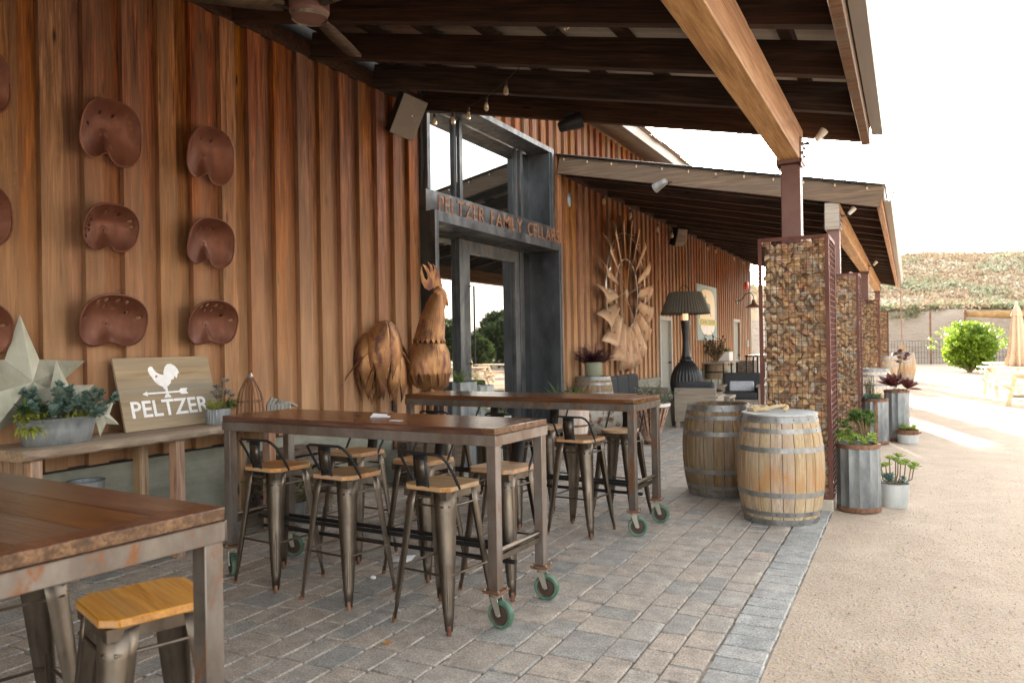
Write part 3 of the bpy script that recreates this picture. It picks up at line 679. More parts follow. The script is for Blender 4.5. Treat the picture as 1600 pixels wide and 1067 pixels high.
# ------------------------------------------------------------------ gabion columns
def rock_mesh(seed, sub=1):
    r = random.Random(seed); bm = bmesh.new()
    for i in range(13 if sub > 1 else 10):
        d = Vector((r.gauss(0, 1), r.gauss(0, 1), r.gauss(0, 1))).normalized()*r.uniform(.40, .54); bm.verts.new((d.x, d.y, d.z*.85))
    bmesh.ops.convex_hull(bm, input=bm.verts)
    bmesh.ops.bevel(bm, geom=list(bm.edges), offset=.018, segments=1, affect='EDGES') if sub > 1 else None
    me = bpy.data.meshes.new('rock'); bm.to_mesh(me); bm.free(); me.materials.append(MATS['gabion_rock'])
    return me
def _old_rock(seed, sub=1):
    r = random.Random(seed); bm = bmesh.new(); bmesh.ops.create_icosphere(bm, subdivisions=sub, radius=.5)
    pl_ = [(Vector((r.gauss(0, 1), r.gauss(0, 1), r.gauss(0, 1))).normalized(), r.uniform(.24, .42)) for _ in range(9)]
    for v in bm.verts:
        v.co *= 1.12
        for n, d in pl_:
            k = v.co.dot(n)
            if k > d: v.co -= n*(k-d)
        v.co += Vector((r.uniform(-.02, .02), r.uniform(-.02, .02), r.uniform(-.02, .02)))
    me = bpy.data.meshes.new('rock'); bm.to_mesh(me); bm.free(); me.materials.append(MATS['gabion_rock'])
    for p in me.polygons: p.use_smooth = False
    return me
ROCKS = [rock_mesh(50+i, 2 if i < 8 else 1) for i in range(14)]
def gabion(x0, x1, y0, y1, zt, label, seed, n_ind, rock=.085, wires=True):
    t = thing('gabion_column', label, 'gabion', (x0, y0, 0), 0, 'gabion columns along the patio edge')
    w, d = x1-x0, y1-y0; zb = .10; r = random.Random(seed)
    m = MB(); m.box(-.0, -.0, -.03, w, d, zb-.002); m.build('footing', 'concrete_pale', t, bevel=.01)
    m = MB(); m.box(.05, .075, zb, w-.075, d-.05, zt-.07); m.build('core', 'gabion_core', t, smooth=False)
    spots = []
    def face(u_len, place):
        z = zb+rock*.4
        while z < zt-rock*.35:
            u = r.uniform(0, rock*.5)+rock*.2
            rh = rock*r.uniform(.72, 1.1)
            while u < u_len-rock*.25:
                s = rock*r.choice([.55, .7, .85, 1.0, 1.1, 1.25]); uu = min(max(u+s*.42, s*.5), u_len-s*.5); spots.append((place(uu, z+r.uniform(-.25, .25)*rh, s), s)); u += s*.60
            z += rh*.56
    face(w, lambda u, z, s: (u, .018+s*.47+r.uniform(0, .015), z, 0))
    face(d, lambda u, z, s: (w-.018-s*.47-r.uniform(0, .015), u, z, 1))
    nf = len(spots)
    for i in range(14): spots.append(((r.uniform(.06, w-.06), r.uniform(.06, d-.06), zt-.04, 2), rock*r.uniform(.8, 1.3)))
    r.shuffle(spots); ind = spots[:n_ind]; rest = spots[n_ind:]
    for (px, py, pz, f), s in ind:
        o = inst('rock', ROCKS[r.randrange(8)], t, (px, py, pz), (r.uniform(0, 6), r.uniform(0, 6), r.uniform(0, 6)), (s*r.uniform(.95, 1.3), s*r.uniform(.9, 1.2), s*r.uniform(.75, 1.05)))
    if rest:
        fm = MB(); src = [[tuple(v.co) for v in me.vertices] for me in ROCKS[8:]]; sf = [[tuple(p.vertices) for p in me.polygons] for me in ROCKS[8:]]
        for (px, py, pz, f), s in rest:
            k = r.randrange(6); M = TR(px, py, pz) @ Matrix.Rotation(r.uniform(0, 6), 4, 'X') @ Matrix.Rotation(r.uniform(0, 6), 4, 'Z') @ Matrix.Diagonal((s*r.uniform(.95, 1.3), s*1.1, s*.95, 1))
            fm.add(src[k], sf[k], M)
        kind(fm.build('rock_fill', 'gabion_rock', t, smooth=False), 'stuff')
    fr = MB(); a = .034
    for (cx, cy) in ((0, 0), (w, 0), (0, d), (w, d)):
        sx = 1 if cx == 0 else -1; sy = 1 if cy == 0 else -1
        fr.box(min(cx, cx+sx*a), min(cy, cy+sy*.005), zb, max(cx, cx+sx*a), max(cy, cy+sy*.005), zt); fr.box(min(cx, cx+sx*.005), min(cy+sy*.005, cy+sy*a), zb, max(cx, cx+sx*.005), max(cy+sy*.005, cy+sy*a), zt)
    for z in (zb, zt-a):
        fr.box(a, -.002, z, w-a, .004, z+a); fr.box(w-.004, a, z, w+.002, d-a, z+a); fr.box(a, d-.004, z, w-a, d+.002, z+a); fr.box(-.002, a, z, .004, d-a, z+a)
    fr.build('angle_frame', 'gabion_steel', t)
    wm = MB(); st = .052; q = .0021 if wires else .0026
    if not wires: st = .08
    x = st
    while x < w-.01: wm.box(x-q, .008, zb, x+q, .008+2*q, zt-.01); x += st
    z = zb+st
    while z < zt-.02: wm.box(.01, .0041, z-q, w-.01, .0079, z+q); z += st
    y = st
    while y < d-.01: wm.box(w-.0118, y-q, zb, w-.008, y+q, zt-.01); y += st
    z = zb+st
    while z < zt-.02: wm.box(w-.0079, .01, z-q, w-.0041, d-.01, z+q); z += st
    wm.build('wire_mesh', 'gabion_steel', t, smooth=False)
    return t
gabion(-1.215, -.612, 7.34, 8.04, 2.445, 'tall rock filled gabion column behind the two wine barrels, nearest of the row', 1, 300, .100)
gabion(-1.215, -.612, 11.95, 12.65, 2.445, 'rock filled gabion column behind the tall drum planters, second from the front', 2, 220, .108)
gabion(-1.215, -.612, 20.75, 21.45, 2.445, 'rock filled gabion column third from the front, beyond the pale barrel', 3, 0, .125, False)
gabion(-1.215, -.612, 29.85, 30.55, 2.445, 'smallest looking gabion column at the far end of the row', 4, 0, .13, False)

# ------------------------------------------------------------------ tables on casters
def caster(t, x, y, ztop, yaw, spin):
    """rusty plate, zinc fork, green wheel; its pieces sit under the table"""
    M = TR(x, y, 0) @ RZ(yaw)
    m = MB(); m.box(-.055, -.055, ztop-.008, .055, .055, ztop, M); m.box(-.05, -.05, ztop-.018, .05, .05, ztop-.0095, M)
    pl_ = m.build('caster_plate', 'caster_rust', t, bevel=.002)
    for a in (-.043, .043):
        for b in (-.043, .043):
            m = MB(); m.tube([(a, b, ztop-.026), (a, b, ztop+.009)], .007, 6, T=M); m.build('bolt', 'zinc', pl_)
    off = .03
    m = MB(); m.lathe([(.03, ztop-.034), (.032, ztop-.019)], 12, M)
    for s in (-1, 1): m.prism([(-.022, ztop-.036), (.022, ztop-.036), (off+.015, .072), (off-.015, .072)], s*.027-.002, s*.027+.002, M)
    m.box(-.024, -.029, ztop-.04, .024, .029, ztop-.035, M)
    m.build('fork', 'zinc', pl_)
    Mw = M @ TR(off, 0, .0755) @ Matrix.Rotation(pi/2, 4, 'X') @ RZ(spin)
    m = MB(); m.lathe([(.055, -.020), (.070, -.021), (.075, -.014), (.0755, 0), (.075, .014), (.070, .021), (.055, .020)], 28, Mw, False, False); w = m.build('wheel', 'caster_green', t, ang=50)
    m = MB(); m.lathe([(.001, -.010), (.018, -.022), (.020, -.014), (.048, -.012), (.056, -.019), (.056, .019), (.048, .012), (.020, .014), (.018, .022), (.001, .010)], 18, Mw, False, False); m.build('hub', 'dark_hub', w)
    m = MB(); m.tube([(off, -.033, .0755), (off, .033, .0755)], .008, 8, T=M); m.build('axle', 'zinc', w)
def bar_table(name, label, corner, rot, L, D, steel, seed, wheels=True, top_seams=(.34,)):
    """corner = near right corner of the top; local x runs left (negative), y away"""
    t = thing(name, label, 'table', (corner[0], corner[1], 0), rot, 'long bar tables on casters'); H = 1.07; r = random.Random(seed)
    tw = MB(); tw.box(-L+.004, .004, H-.034, -.004, D-.004, H)
    nb = 4; bw = (D-.008)/nb
    for k in range(nb):
        m = MB(); m.box(-L+.004, .004+k*bw+.0003, H-.036, -.085, .004+(k+1)*bw-.0003, H+r.uniform(-.0004, .0002)); m.build('top_plank', 'table_wood', t, bevel=.0015)
    for a, b in ((-.083, -.004),):
        m = MB(); m.box(a, .004, H-.036, b, D-.004, H+.0006); m.build('breadboard_end', 'table_wood', t, bevel=.003)
    m = MB(); z0 = H-.095; z1 = H-.036
    m.box(-L, 0, z0, 0, .006, z1-.001); m.box(-L, D-.006, z0, 0, D, z1-.001); m.box(-L, .006, z0, -L+.006, D-.006, z1-.001); m.box(-.006, .006, z0, 0, D-.006, z1-.001)
    m.box(-L, .006, z1-.007, 0, D-.006, z1-.001); m.build('apron', steel, t, bevel=.002)
    zt = .205 if wheels else .205
    for cx in (-.035, -L+.035):
        for cy in (.04, D-.04):
            m = MB(); m.box(cx-.029, cy-.029, zt, cx+.029, cy+.029, z0+.045); m.build('leg', steel, t, bevel=.003)
            caster(t, cx, cy, zt, r.uniform(-.5, .5) if cx > -.5 else r.uniform(-.6, .6), r.random())
        m = MB(); m.tube([(cx, .07, .40), (cx, D-.07, .40)], .015, 10); m.build('end_rail', 'stool_steel', t)
    for cy, zz in ((D*.42, .36), (D*.58, .36), (D*.5, .28)):
        m = MB(); m.tube([(-.06, cy, zz), (-L+.06, cy, zz)], .0135, 8); m.build('long_rail', 'black_metal', t)
    for cx in (-.035, -L+.035):
        m = MB(); m.bar((cx, .069, .36), (cx, D-.069, .36), .012, .03); m.build('rail_bracket', 'stool_steel', t)
    return t
bar_table('bar_table', 'wooden bar table on green casters with folded paper on its top, middle of the three', (-1.962, 3.605), radians(-3.2), 2.16, .60, 'table_steel_warm', 1)
bar_table('bar_table', 'wooden bar table farthest from the camera, below the glass entrance', (-1.906, 5.775), radians(-3.4), 2.26, .60, 'table_steel', 2)
bar_table('bar_table', 'wooden bar table cut off by the lower left corner, nearest the camera', (-1.800, .885), radians(-5.5), 2.3, .70, 'table_steel', 3)

# ------------------------------------------------------------------ bar stools
def stool(kindname='square', back=True, seat='seat_wood', label='', tilt=0):
    t = thing('bar_stool', label, 'bar stool', group='steel bar stools around the tables')
    H = .76; s0, s1 = .150, .205
    if kindname == 'round':
        m = MB(); m.lathe([(.15, H-.026), (.163, H-.022), (.165, H-.006), (.158, H), (.001, H+.001)], 28, cap1=False); m.build('seat', seat, t, bevel=0)
    else:
        m = MB(); a, c = .165, .045
        pts = [(-a+c, -a), (a-c, -a), (a, -a+c), (a, a-c), (a-c, a), (-a+c, a), (-a, a-c), (-a, -a+c)]
        vs = [(x, y, H-.026) for x, y in pts]+[(x, y, H) for x, y in pts]
        m.add(vs, [tuple(range(7, -1, -1)), tuple(range(8, 16))]+[(i, (i+1) % 8, (i+1) % 8+8, i+8) for i in range(8)]); m.build('seat', seat, t, bevel=.004)
    m = MB(); b = .152
    for k in range(4): m.box(-b, -b, H-.066, b, -b+.003, H-.027, RZ(k*pi/2))
    m.box(-b+.004, -b+.004, H-.032, b-.004, b-.004, H-.0275); m.build('seat_frame', 'stool_steel', t, bevel=.001)
    for k in range(4):      # folded sheet legs: a curved outward cheek that tapers to the foot
        M = RZ(k*pi/2); m = MB(); rows = []; n = 7
        for j in range(9):
            f = j/8; z = (H-.03)*(1-f)+.02*f; c = s0+(s1-s0)*f; w = .088*(1-f)**.8+.026*f; w = max(w, .024); row = []
            for i in range(n+1):
                u = i/n; ang = u*pi/2; rad = w*.62
                if i == 0: q = (c-w, c)
                elif i == n: q = (c, c-w)
                else: q = (c-rad+rad*sin((i-.5)/(n-1)*pi/2), c-rad+rad*cos((i-.5)/(n-1)*pi/2))
                row.append(M @ Vector((q[0], q[1], z)))
            rows.append(row)
        m.sheet(rows); leg = m.build('leg', 'stool_steel', t, solid=.004, ang=60)
        m = MB(); p0 = M @ Vector((s1*1.0-.008, s1-.008, .0)); p1 = M @ Vector((s1-.012, s1-.012, .05)); m.tube([p0, p1], [.013, .012], 8); m.build('foot_cap', 'caster_rust', leg)
        m = MB(); da = Vector((1, 1, 0)).normalized()
        pa = Vector((.176, .176, .36)); pb = Vector((.196, .196, .12))
        m.tube([M @ (pa-da*.012), M @ ((pa+pb)/2-da*.009), M @ (pb-da*.008)], [.006, .007, .006], 6); m.build('leg_rib', 'stool_steel', leg)
    for z, c, rr_ in ((.30, .180, .007), (H-.105, .152, .006)):
        for k in range(4):
            m = MB(); M = RZ(k*pi/2); m.tube([M @ Vector((-c+.02, -c, z)), M @ Vector((c-.02, -c, z))], rr_, 6); m.build('cross_bar', 'stool_steel', t)
    if back:
        hb = [(-.163, -.05, H-.02), (-.166, -.10, H+.06), (-.163, -.15, H+.135), (-.150, -.178, H+.165), (-.12, -.185, H+.178), (.12, -.185, H+.178), (.150, -.178, H+.165), (.163, -.15, H+.135), (.166, -.10, H+.06), (.163, -.05, H-.02)]
        m = MB(); m.tube(hb, .0085, 8); m.build('back_hoop', 'black_metal', t)
        m = MB(); m.sheet([[(x, -.185+.014*(1-(x/.05)**2)*0, H+.172) for x in (-.05, 0, .05)], [(-.048, -.180, H+.08), (0, -.178, H+.08), (.048, -.180, H+.08)], [(-.046, -.164, H+.0), (0, -.162, H+.0), (.046, -.164, H+.0)], [(-.046, -.158, H-.05), (0, -.157, H-.05), (.046, -.158, H-.05)]])
        m.build('back_plate', 'black_metal', t, solid=.004)
        m = MB(); m.box(-.030, -.188, H+.03, .030, -.181, H+.14); 
        m = MB(); m.sheet([[(-.03, -.190, H+.145), (.03, -.190, H+.145)], [(-.029, -.176, H+.03), (.029, -.176, H+.03)]]); m.build('plate_panel', 'stool_steel', t, solid=.003)
    return t
GS = 'steel bar stools around the tables'
sq = stool(label='steel bar stool with low back, front row of the middle table, nearest its right end')
sq.location = (-2.33, 3.66, 0); sq.rotation_euler = (0, 0, radians(-8))
sqo = stool(seat='seat_wood_orange', back=True, label='steel bar stool with low back and orange seat, leftmost along the middle table'); sqo.location = (-3.69, 3.80, 0); sqo.rotation_euler = (0, 0, radians(-6))
rd = stool('round', True, label='round seated bar stool behind the right end of the far table'); rd.location = (-2.26, 6.45, 0); rd.rotation_euler = (0, 0, radians(176))
dup(sq, (-3.07, 3.74, 0), radians(-6), 'steel bar stool with low back, second from the left in front of the middle table')
dup(sq, (-3.62, 4.52, 0), radians(174), 'steel bar stool behind the middle table, in front of the wooden crate')
dup(sq, (-2.93, 4.37, 0), radians(172), 'steel bar stool behind the middle table, above the white paper on the floor')
dup(sq, (-2.28, 4.28, 0), radians(173), 'steel bar stool behind the middle table, closest to its right end legs')
dup(sq, (-2.37, 5.79, 0), radians(-7), 'steel bar stool with low back, in front of the far table nearest its right end')
dup(sq, (-3.02, 5.86, 0), radians(-8), 'steel bar stool in front of the far table, second from its right end')
dup(sq, (-3.72, 5.92, 0), radians(-6), 'steel bar stool at the front left of the far table')
dup(sq, (-3.02, 6.52, 0), radians(173), 'steel bar stool behind the far table, before the banded white tub')
dup(sq, (-3.72, 6.62, 0), radians(173), 'steel bar stool behind the far table, before the glass door')
nb = stool(back=False, seat='seat_wood_orange', label='backless bar stool with bright orange wooden seat under the nearest table'); nb.location = (-2.11, 1.60, 0); nb.rotation_euler = (0, 0, radians(-20))
dup(sq, (-2.86, 1.62, 0), radians(75), 'dark steel bar stool half hidden under the nearest table at the left edge')

# ------------------------------------------------------------------ wine barrels
def barrel(label, loc, rzz, mat, H=.89, Rm=.355, Rh=.295, lid=True, cat='barrel', n=23, hoops=6, detail=True, open_top=False, rot=0, parts=True):
    t = thing('wine_barrel', label, cat, loc, rzz, 'oak wine barrels standing on the ground')
    def R(z): u = (z/H-.5)*2; return Rm-(Rm-Rh)*u*u
    rows = 10; a = pi/n; base = MB(); g_ = .0026
    def stave(M, mb, dz=0):
        vs = []
        for j in range(rows+1):
            z = H*j/rows; r_ = R(z)
            for k, s_ in ((-1, 1), (-.5, 1), (.5, 1), (1, 1)): aa = a*k*(1-g_/ (r_*a)); vs.append(((r_+(.0 if abs(k) == 1 else .0015))*cos(aa), r_*sin(aa), z))
        vs2 = [(v[0]*.93, v[1]*.93, v[2]) for v in vs]; fs = []
        for j in range(rows):
            for k in range(3): q = j*4+k; fs.append((q, q+1, q+5, q+4))
        L = len(vs)
        fs += [(3, 2, 1, 0, L, L+1, L+2, L+3), tuple([rows*4, rows*4+1, rows*4+2, rows*4+3, L+rows*4+3, L+rows*4+2, L+rows*4+1, L+rows*4])]
        fs += [(j*4, j*4+4, L+j*4+4, L+j*4) for j in range(rows)]+[(j*4+3, L+j*4+3, L+j*4+7, j*4+7) for j in range(rows)]
        fs += [(L+j*4+k, L+j*4+4+k, L+j*4+5+k, L+j*4+k+1) for j in range(rows) for k in range(3)]
        mb.add(vs+vs2, fs, M)
    if parts:
        sb = MB(); stave(Matrix(), sb); sm = sb.mesh('stave', mat, True, 30)
        for k in range(n): inst('stave', sm, t, (0, 0, 0), (0, 0, 2*a*k))
    else:
        sb = MB()
        for k in range(n): stave(RZ(2*a*k), sb)
        sb.build('staves', mat, t)
    hz_ = {6: [(0.0, .05), (.085, .038), (.26, .042), (.67, .042), (.845, .038), (.935, .06)], 4: [(.0, .06), (.26, .05), (.70, .05), (.93, .06)]}[hoops]
    for f, hgt in hz_:
        z = f*H+.003; m = MB(); e = .0035
        m.lathe([(R(z)+.0005, z), (R(z)+e, z), (R(z+hgt*H*.5/.89*1.0)+e, z+hgt/2), (R(z+hgt)+e, z+hgt), (R(z+hgt)+.0005, z+hgt)], 48, cap0=False, cap1=False); hp = m.build('hoop', 'hoop_steel', t)
        if detail:
            for k in range(3 if .1 < f < .9 else 14):
                aa = k*(2.1 if .1 < f < .9 else 2*pi/14)+f*9; rr_ = R(z+hgt/2)+e; m = MB(); m.ball((rr_*cos(aa), rr_*sin(aa), z+hgt/2), .005, 6, 4); m.build('rivet', 'black_metal', hp)
    if not open_top:
        for k in range(6):
            x0 = -Rh*.93+k*Rh*.31; x1 = x0+Rh*.31-.002; m = MB(); rr_ = Rh*.93
            ys_ = lambda x: sqrt(max(0, rr_*rr_-x*x))
            px = [x0+(x1-x0)*i/4 for i in range(5)]; poly = [(x, -ys_(x)) for x in px]+[(x, ys_(x)) for x in reversed(px)]
            nn = len(poly); zt = H-.03
            m.add([(x, y, zt) for x, y in poly]+[(x, y, zt-.02) for x, y in poly], [tuple(range(nn)), tuple(range(2*nn-1, nn-1, -1))]+[(i, i+nn, (i+1) % nn+nn, (i+1) % nn) for i in range(nn)])
            m.build('head_board', 'grey_wood', t, bevel=.001)
    else:
        m = MB(); m.lathe([(.001, H-.5), (Rm*.9, H-.5)], 24, cap0=False, cap1=False); m.build('inside', 'dark_interior', t)
    if lid:
        m = MB(); m.lathe([(Rh+.002, H+.001), (Rh+.012, H+.003), (Rh+.012, H+.016), (Rh, H+.02), (.001, H+.021)], 40, cap1=False); ld = m.build('lid', 'galvanised_dull', t)
        Mi = RZ(-rzz)
        for k, ctl in enumerate(([(-.20, -.10), (-.25, -.02), (-.17, .04), (-.10, -.02), (-.15, -.10), (-.19, -.13)], [(-.19, -.12), (-.10, -.10), (-.02, -.04), (.05, .0), (.07, -.07), (.05, -.11)])):
            pts = [Mi @ Vector((p[0], p[1], H+.036+(.018 if i in (2, 3) else 0)+k*.012)) for i, p in enumerate(ctl)]; sm_ = []
            for i in range(len(pts)-1):
                for q in range(6):
                    f = q/6; p0, p1, p2, p3 = pts[max(i-1, 0)], pts[i], pts[i+1], pts[min(i+2, len(pts)-1)]
                    sm_.append(.5*((2*p1)+(p2-p0)*f+(2*p0-5*p1+4*p2-p3)*f*f+(3*p1-p0-3*p2+p3)*f**3))
            for st_ in (0, 1, 2):
                m = MB(); m.tube([v_+Vector((.009*cos(i*.9+st_*2.09), .009*sin(i*.9+st_*2.09), .009*sin(i*.9+st_*2.09+1))) for i, v_ in enumerate(sm_)], .0095, 7); m.build('rope_strand', 'rope', ld)
    return t
barrel('pale oak wine barrel with steel hoops and a rope handle on its lid', (-.985, 6.87, 0), .4, 'stave_wood_bright')
barrel('darker open topped oak wine barrel left of the one with the rope handle', (-1.70, 7.80, 0), 1.1, 'stave_wood', lid=False, open_top=True)
barrel('whitewashed wine barrel beside the drum planters along the gabion row', (-.62, 15.9, 0), .2, 'stave_wood_pale', H=.95, lid=False, parts=False)
barrel('orange wine barrel tucked behind the third gabion column', (-.62, 26.6, 0), .2, 'stave_wood_bright', lid=False, parts=False, detail=False, H=.95)
barrel('wine barrel standing in the sun under the rain chain', (-.17, 30.6, 0), .2, 'stave_wood_bright', lid=False, parts=False, detail=False, H=.98, Rm=.40, Rh=.34)
barrel('wine barrel against the board wall with a green pot of purple foliage on it', (-4.93, 12.7, 0.0), .2, 'stave_wood', lid=False, H=.93)
m = MB(); m.tube([(-.22, 30.95, 3.4), (-.20, 30.75, 1.35)], .018, 6)
for i in range(30): m.ball((-.22+.02*i/30, 30.95-.2*i/30, 3.4-.068*i), (.03, .03, .022), 6, 4)
o = m.build('rain_chain', 'roof_tile'); tag(o, 'rusty rain chain hanging from the gutter end above the sunlit barrel', 'rain chain')
m = MB(); m.box(-.32, 30.5, .98, -.1, 30.56, 1.25); o = m.build('wood_block', 'stave_wood_bright', bevel=.01); tag(o, 'small wooden block standing on the sunlit barrel', 'wood block')

# ------------------------------------------------------------------ old pressed steel tractor seats on the wall
def tractor_seat(y, z, w, h, style, label, seed):
    t = thing('tractor_seat', label, 'tractor seat', (W+.060, y, z), 0, 'rusty tractor seats hung on the board wall'); r = random.Random(seed)
    nt, nr = 44, 9; depth = .12
    def out(a):
        c, s = cos(a), sin(a)
        e = 2.5; k = (abs(c)**e+abs(s)**e)**(-1/e)
        e = 2.9 if s < 0 else 2.3; k = (abs(c)**e+abs(s)**e)**(-1/e)
        if style == 'lobe':      # domed top, flared skirt with a notch left of the middle
            k *= 1+.07*max(0, -s)+(.10*max(0, cos(a+radians(50)))**3); k *= 1-.34*math.exp(-((a-radians(266))/.26)**2)
        elif style == 'wide': k *= 1-.24*math.exp(-((a-radians(270))/.42)**2)
        else: k *= 1-.34*math.exp(-((a-radians(272))/.24)**2)
        return k
    vs = []; fs = []
    for i in range(nr+1):
        f = i/nr
        for j in range(nt):
            a = 2*pi*j/nt; k = out(a)*min(f, 1.0); u = cos(a)*k*w/2; v = sin(a)*k*h/2
            dd = .018+depth*(f**2.6)*(.62+.38*sin(a)+.22*abs(cos(a))) if f > 0 else .018
            ridge = .028*math.exp(-((u)/(w*.07))**2)*max(0, min(1, -v/(h*.28)))**1.5
            vs.append((dd+ridge, u, v))
    holes = set()
    def hole(a, f): holes.add((int(f*nr), int(a/(2*pi)*nt) % nt))
    if style == 'lobe': [hole(radians(a), .62) for a in (70, 110)]; hole(radians(165), .62) if seed % 2 else None
    elif style == 'wide':
        for a in (10, 60, 80, 100, 120, 170): hole(radians(a), .80)
        for a in (35, 75, 105): hole(radians(a), .60)
    else:
        for a in (15, 30, 150, 165, 178, 193, 205): hole(radians(a), .80)
        for a in (150, 172, 195): hole(radians(a), .58)
        for a in (60, 90): hole(radians(a), .72)
    for i in range(nr):
        for j in range(nt):
            if (i, j) in holes: continue
            fs.append((i*nt+j, (i+1)*nt+j, (i+1)*nt+(j+1) % nt, i*nt+(j+1) % nt))
    m = MB(); m.add(vs, fs); bm = bmesh.new(); me0 = m.mesh('pan', 'seat_rust', True, 180); bm.from_mesh(me0); bmesh.ops.remove_doubles(bm, verts=bm.verts, dist=1e-5); bm.to_mesh(me0); bm.free()
    for p in me0.polygons: p.use_smooth = True
    o = bpy.data.objects.new('pan', me0); COL.objects.link(o); o.parent = t
    sd = o.modifiers.new('s', 'SOLIDIFY'); sd.thickness = .006; sd.offset = 0; sb = o.modifiers.new('sub', 'SUBSURF'); sb.levels = 1; sb.render_levels = 1
    m = MB(); rim = []
    for j in range(nt+1):
        a = 2*pi*j/nt; k = out(a); rim.append((.018+depth*(.62+.38*sin(a)+.22*abs(cos(a)))+.028*math.exp(-((cos(a)*k*w/2)/(w*.07))**2)*max(0, min(1, -sin(a)*k/.56))**1.5, cos(a)*k*w/2, sin(a)*k*h/2))
    m.tube(rim, .0075, 6, False); m.build('rolled_rim', 'seat_rust', t)
    m = MB(); m.lathe([(.036, 0), (.036, .003), (.03, .004), (.001, .004)], 20, TR(.020, 0, -.01) @ Matrix.Rotation(pi/2, 4, 'Y'), True, False); m.lathe([(.008, .003), (.008, .01), (.001, .012)], 8, TR(.020, 0, -.01) @ Matrix.Rotation(pi/2, 4, 'Y'), True, False); m.build('boss', 'seat_rust', t)
    m = MB(); m.tube([(-.06, 0, 0), (.02, 0, 0)], .012, 8); m.build('mounting_bolt', 'black_metal', t)
TS = [(3.67, 3.12, .47, .43, 'lobe', 'rusty tractor seat with two holes and a flared skirt, top of the middle column'),
      (4.57, 3.14, .46, .43, 'lobe', 'rusty tractor seat at the top of the right column by the speaker side'),
      (3.66, 2.41, .43, .34, 'holes', 'rusty tractor seat with dotted holes, middle row of the middle column'),
      (4.56, 2.41, .46, .38, 'lobe', 'rusty tractor seat in the middle row of the right column'),
      (3.67, 1.73, .53, .39, 'wide', 'wide rusty tractor seat above the white lettered board'),
      (4.57, 1.73, .50, .38, 'wide', 'wide rusty tractor seat at the bottom of the right column'),
      (2.72, 3.25, .46, .40, 'lobe', 'rusty tractor seat cut by the left edge, topmost of its column'),
      (2.72, 2.40, .46, .38, 'lobe', 'rusty tractor seat cut by the left edge, middle of its column'),
      (2.71, 1.66, .48, .37, 'wide', 'rusty tractor seat cut by the left edge, just above the big star')]
for i, a in enumerate(TS): tractor_seat(*a, i+1)

# ------------------------------------------------------------------ bench and what stands on it
BT = .925
t = thing('slab_bench', 'rustic slab bench with a rough live edge against the board wall', 'bench', (0, 0, 0))
m = MB(); n = 70; ga = []; r = random.Random(8)
def eg(i): return -4.70+.012*noise.noise(Vector((i*.35, 0, 0)))+.008*noise.noise(Vector((i*1.3, 2, 0)))
L0, L1 = 2.76, 4.98
top = [(L0+(L1-L0)*i/n) for i in range(n+1)]
m.sheet([[(-5.24, y, BT) for y in top], [(-4.80, y, BT-.001*0) for y in top], [(eg(i)-.012, y, BT-.002) for i, y in enumerate(top)], [(eg(i)+.006, y, BT-.018+.004*noise.noise(Vector((i*.9, 5, 1)))) for i, y in enumerate(top)],
         [(eg(i+31)+.0, y, BT-.048+.006*noise.noise(Vector((i*.7, 5, 6)))) for i, y in enumerate(top)], [(eg(i)-.03, y, BT-.066) for i, y in enumerate(top)], [(-5.24, y, BT-.066) for y in top]])
m.f = [f[::-1] for f in m.f]; m.f += [tuple(j*(n+1) for j in range(7)), tuple(j*(n+1)+n for j in range(6, -1, -1))]; m.mi += [0, 0]
m.build('slab', 'bench_wood', t, ang=50)
for a, b in ((-4.80, 2.87), (-4.80, 3.92), (-4.80, 4.84), (-5.16, 2.90), (-5.12, 3.86), (-5.14, 4.84)):
    m = MB(); m.box(a-.04, b-.035, -.005, a+.04, b+.04, BT-.068); m.build('leg', 'bench_leg_wood', t, bevel=.005)
for b in (2.90, 4.84):
    m = MB(); m.box(-5.12, b-.02, BT-.19, -4.84, b+.02, BT-.07); m.build('cross_rail', 'bench_leg_wood', t, bevel=.004)
m = MB(); m.box(-5.30, 2.2, .0, -5.0, 6.0, .11); o = m.build('timber_ledge', 'pallet_wood', bevel=.006); tag(o, 'low weathered timber ledge at the foot of the concrete plinth', 'ledge')

def star(name, label, loc, R, tilt, roll, mat='star_metal'):
    t = thing(name, label, 'star', loc); t.rotation_euler = (0, tilt, 0)
    for k in range(5):
        m = MB(); a = roll+pi/2+k*2*pi/5; b0 = a-pi/5; b1 = a+pi/5; q = .42
        c = (R*.22, 0, 0); tip = (0, cos(a)*R, sin(a)*R); i0 = (0, cos(b0)*R*q, sin(b0)*R*q); i1 = (0, cos(b1)*R*q, sin(b1)*R*q)
        m.add([c, tip, i0, i1, (-.01, 0, 0)], [(0, 2, 1), (0, 1, 3), (4, 1, 2), (4, 3, 1)]); m.build('star_point', mat, t, smooth=False)
star('metal_star', 'large folded sheet metal star leaning behind the succulent tub', (-5.13, 3.02, 1.32), .45, radians(-6), radians(-1))
star('metal_star', 'mid sized pale metal star between the big star and the lettered board', (-5.02, 3.20, 1.20), .26, radians(-8), radians(2))
star('metal_star', 'small metal star turned on edge beside the lettered board', (-4.97, 3.45, 1.07), .145, radians(-10), radians(24))

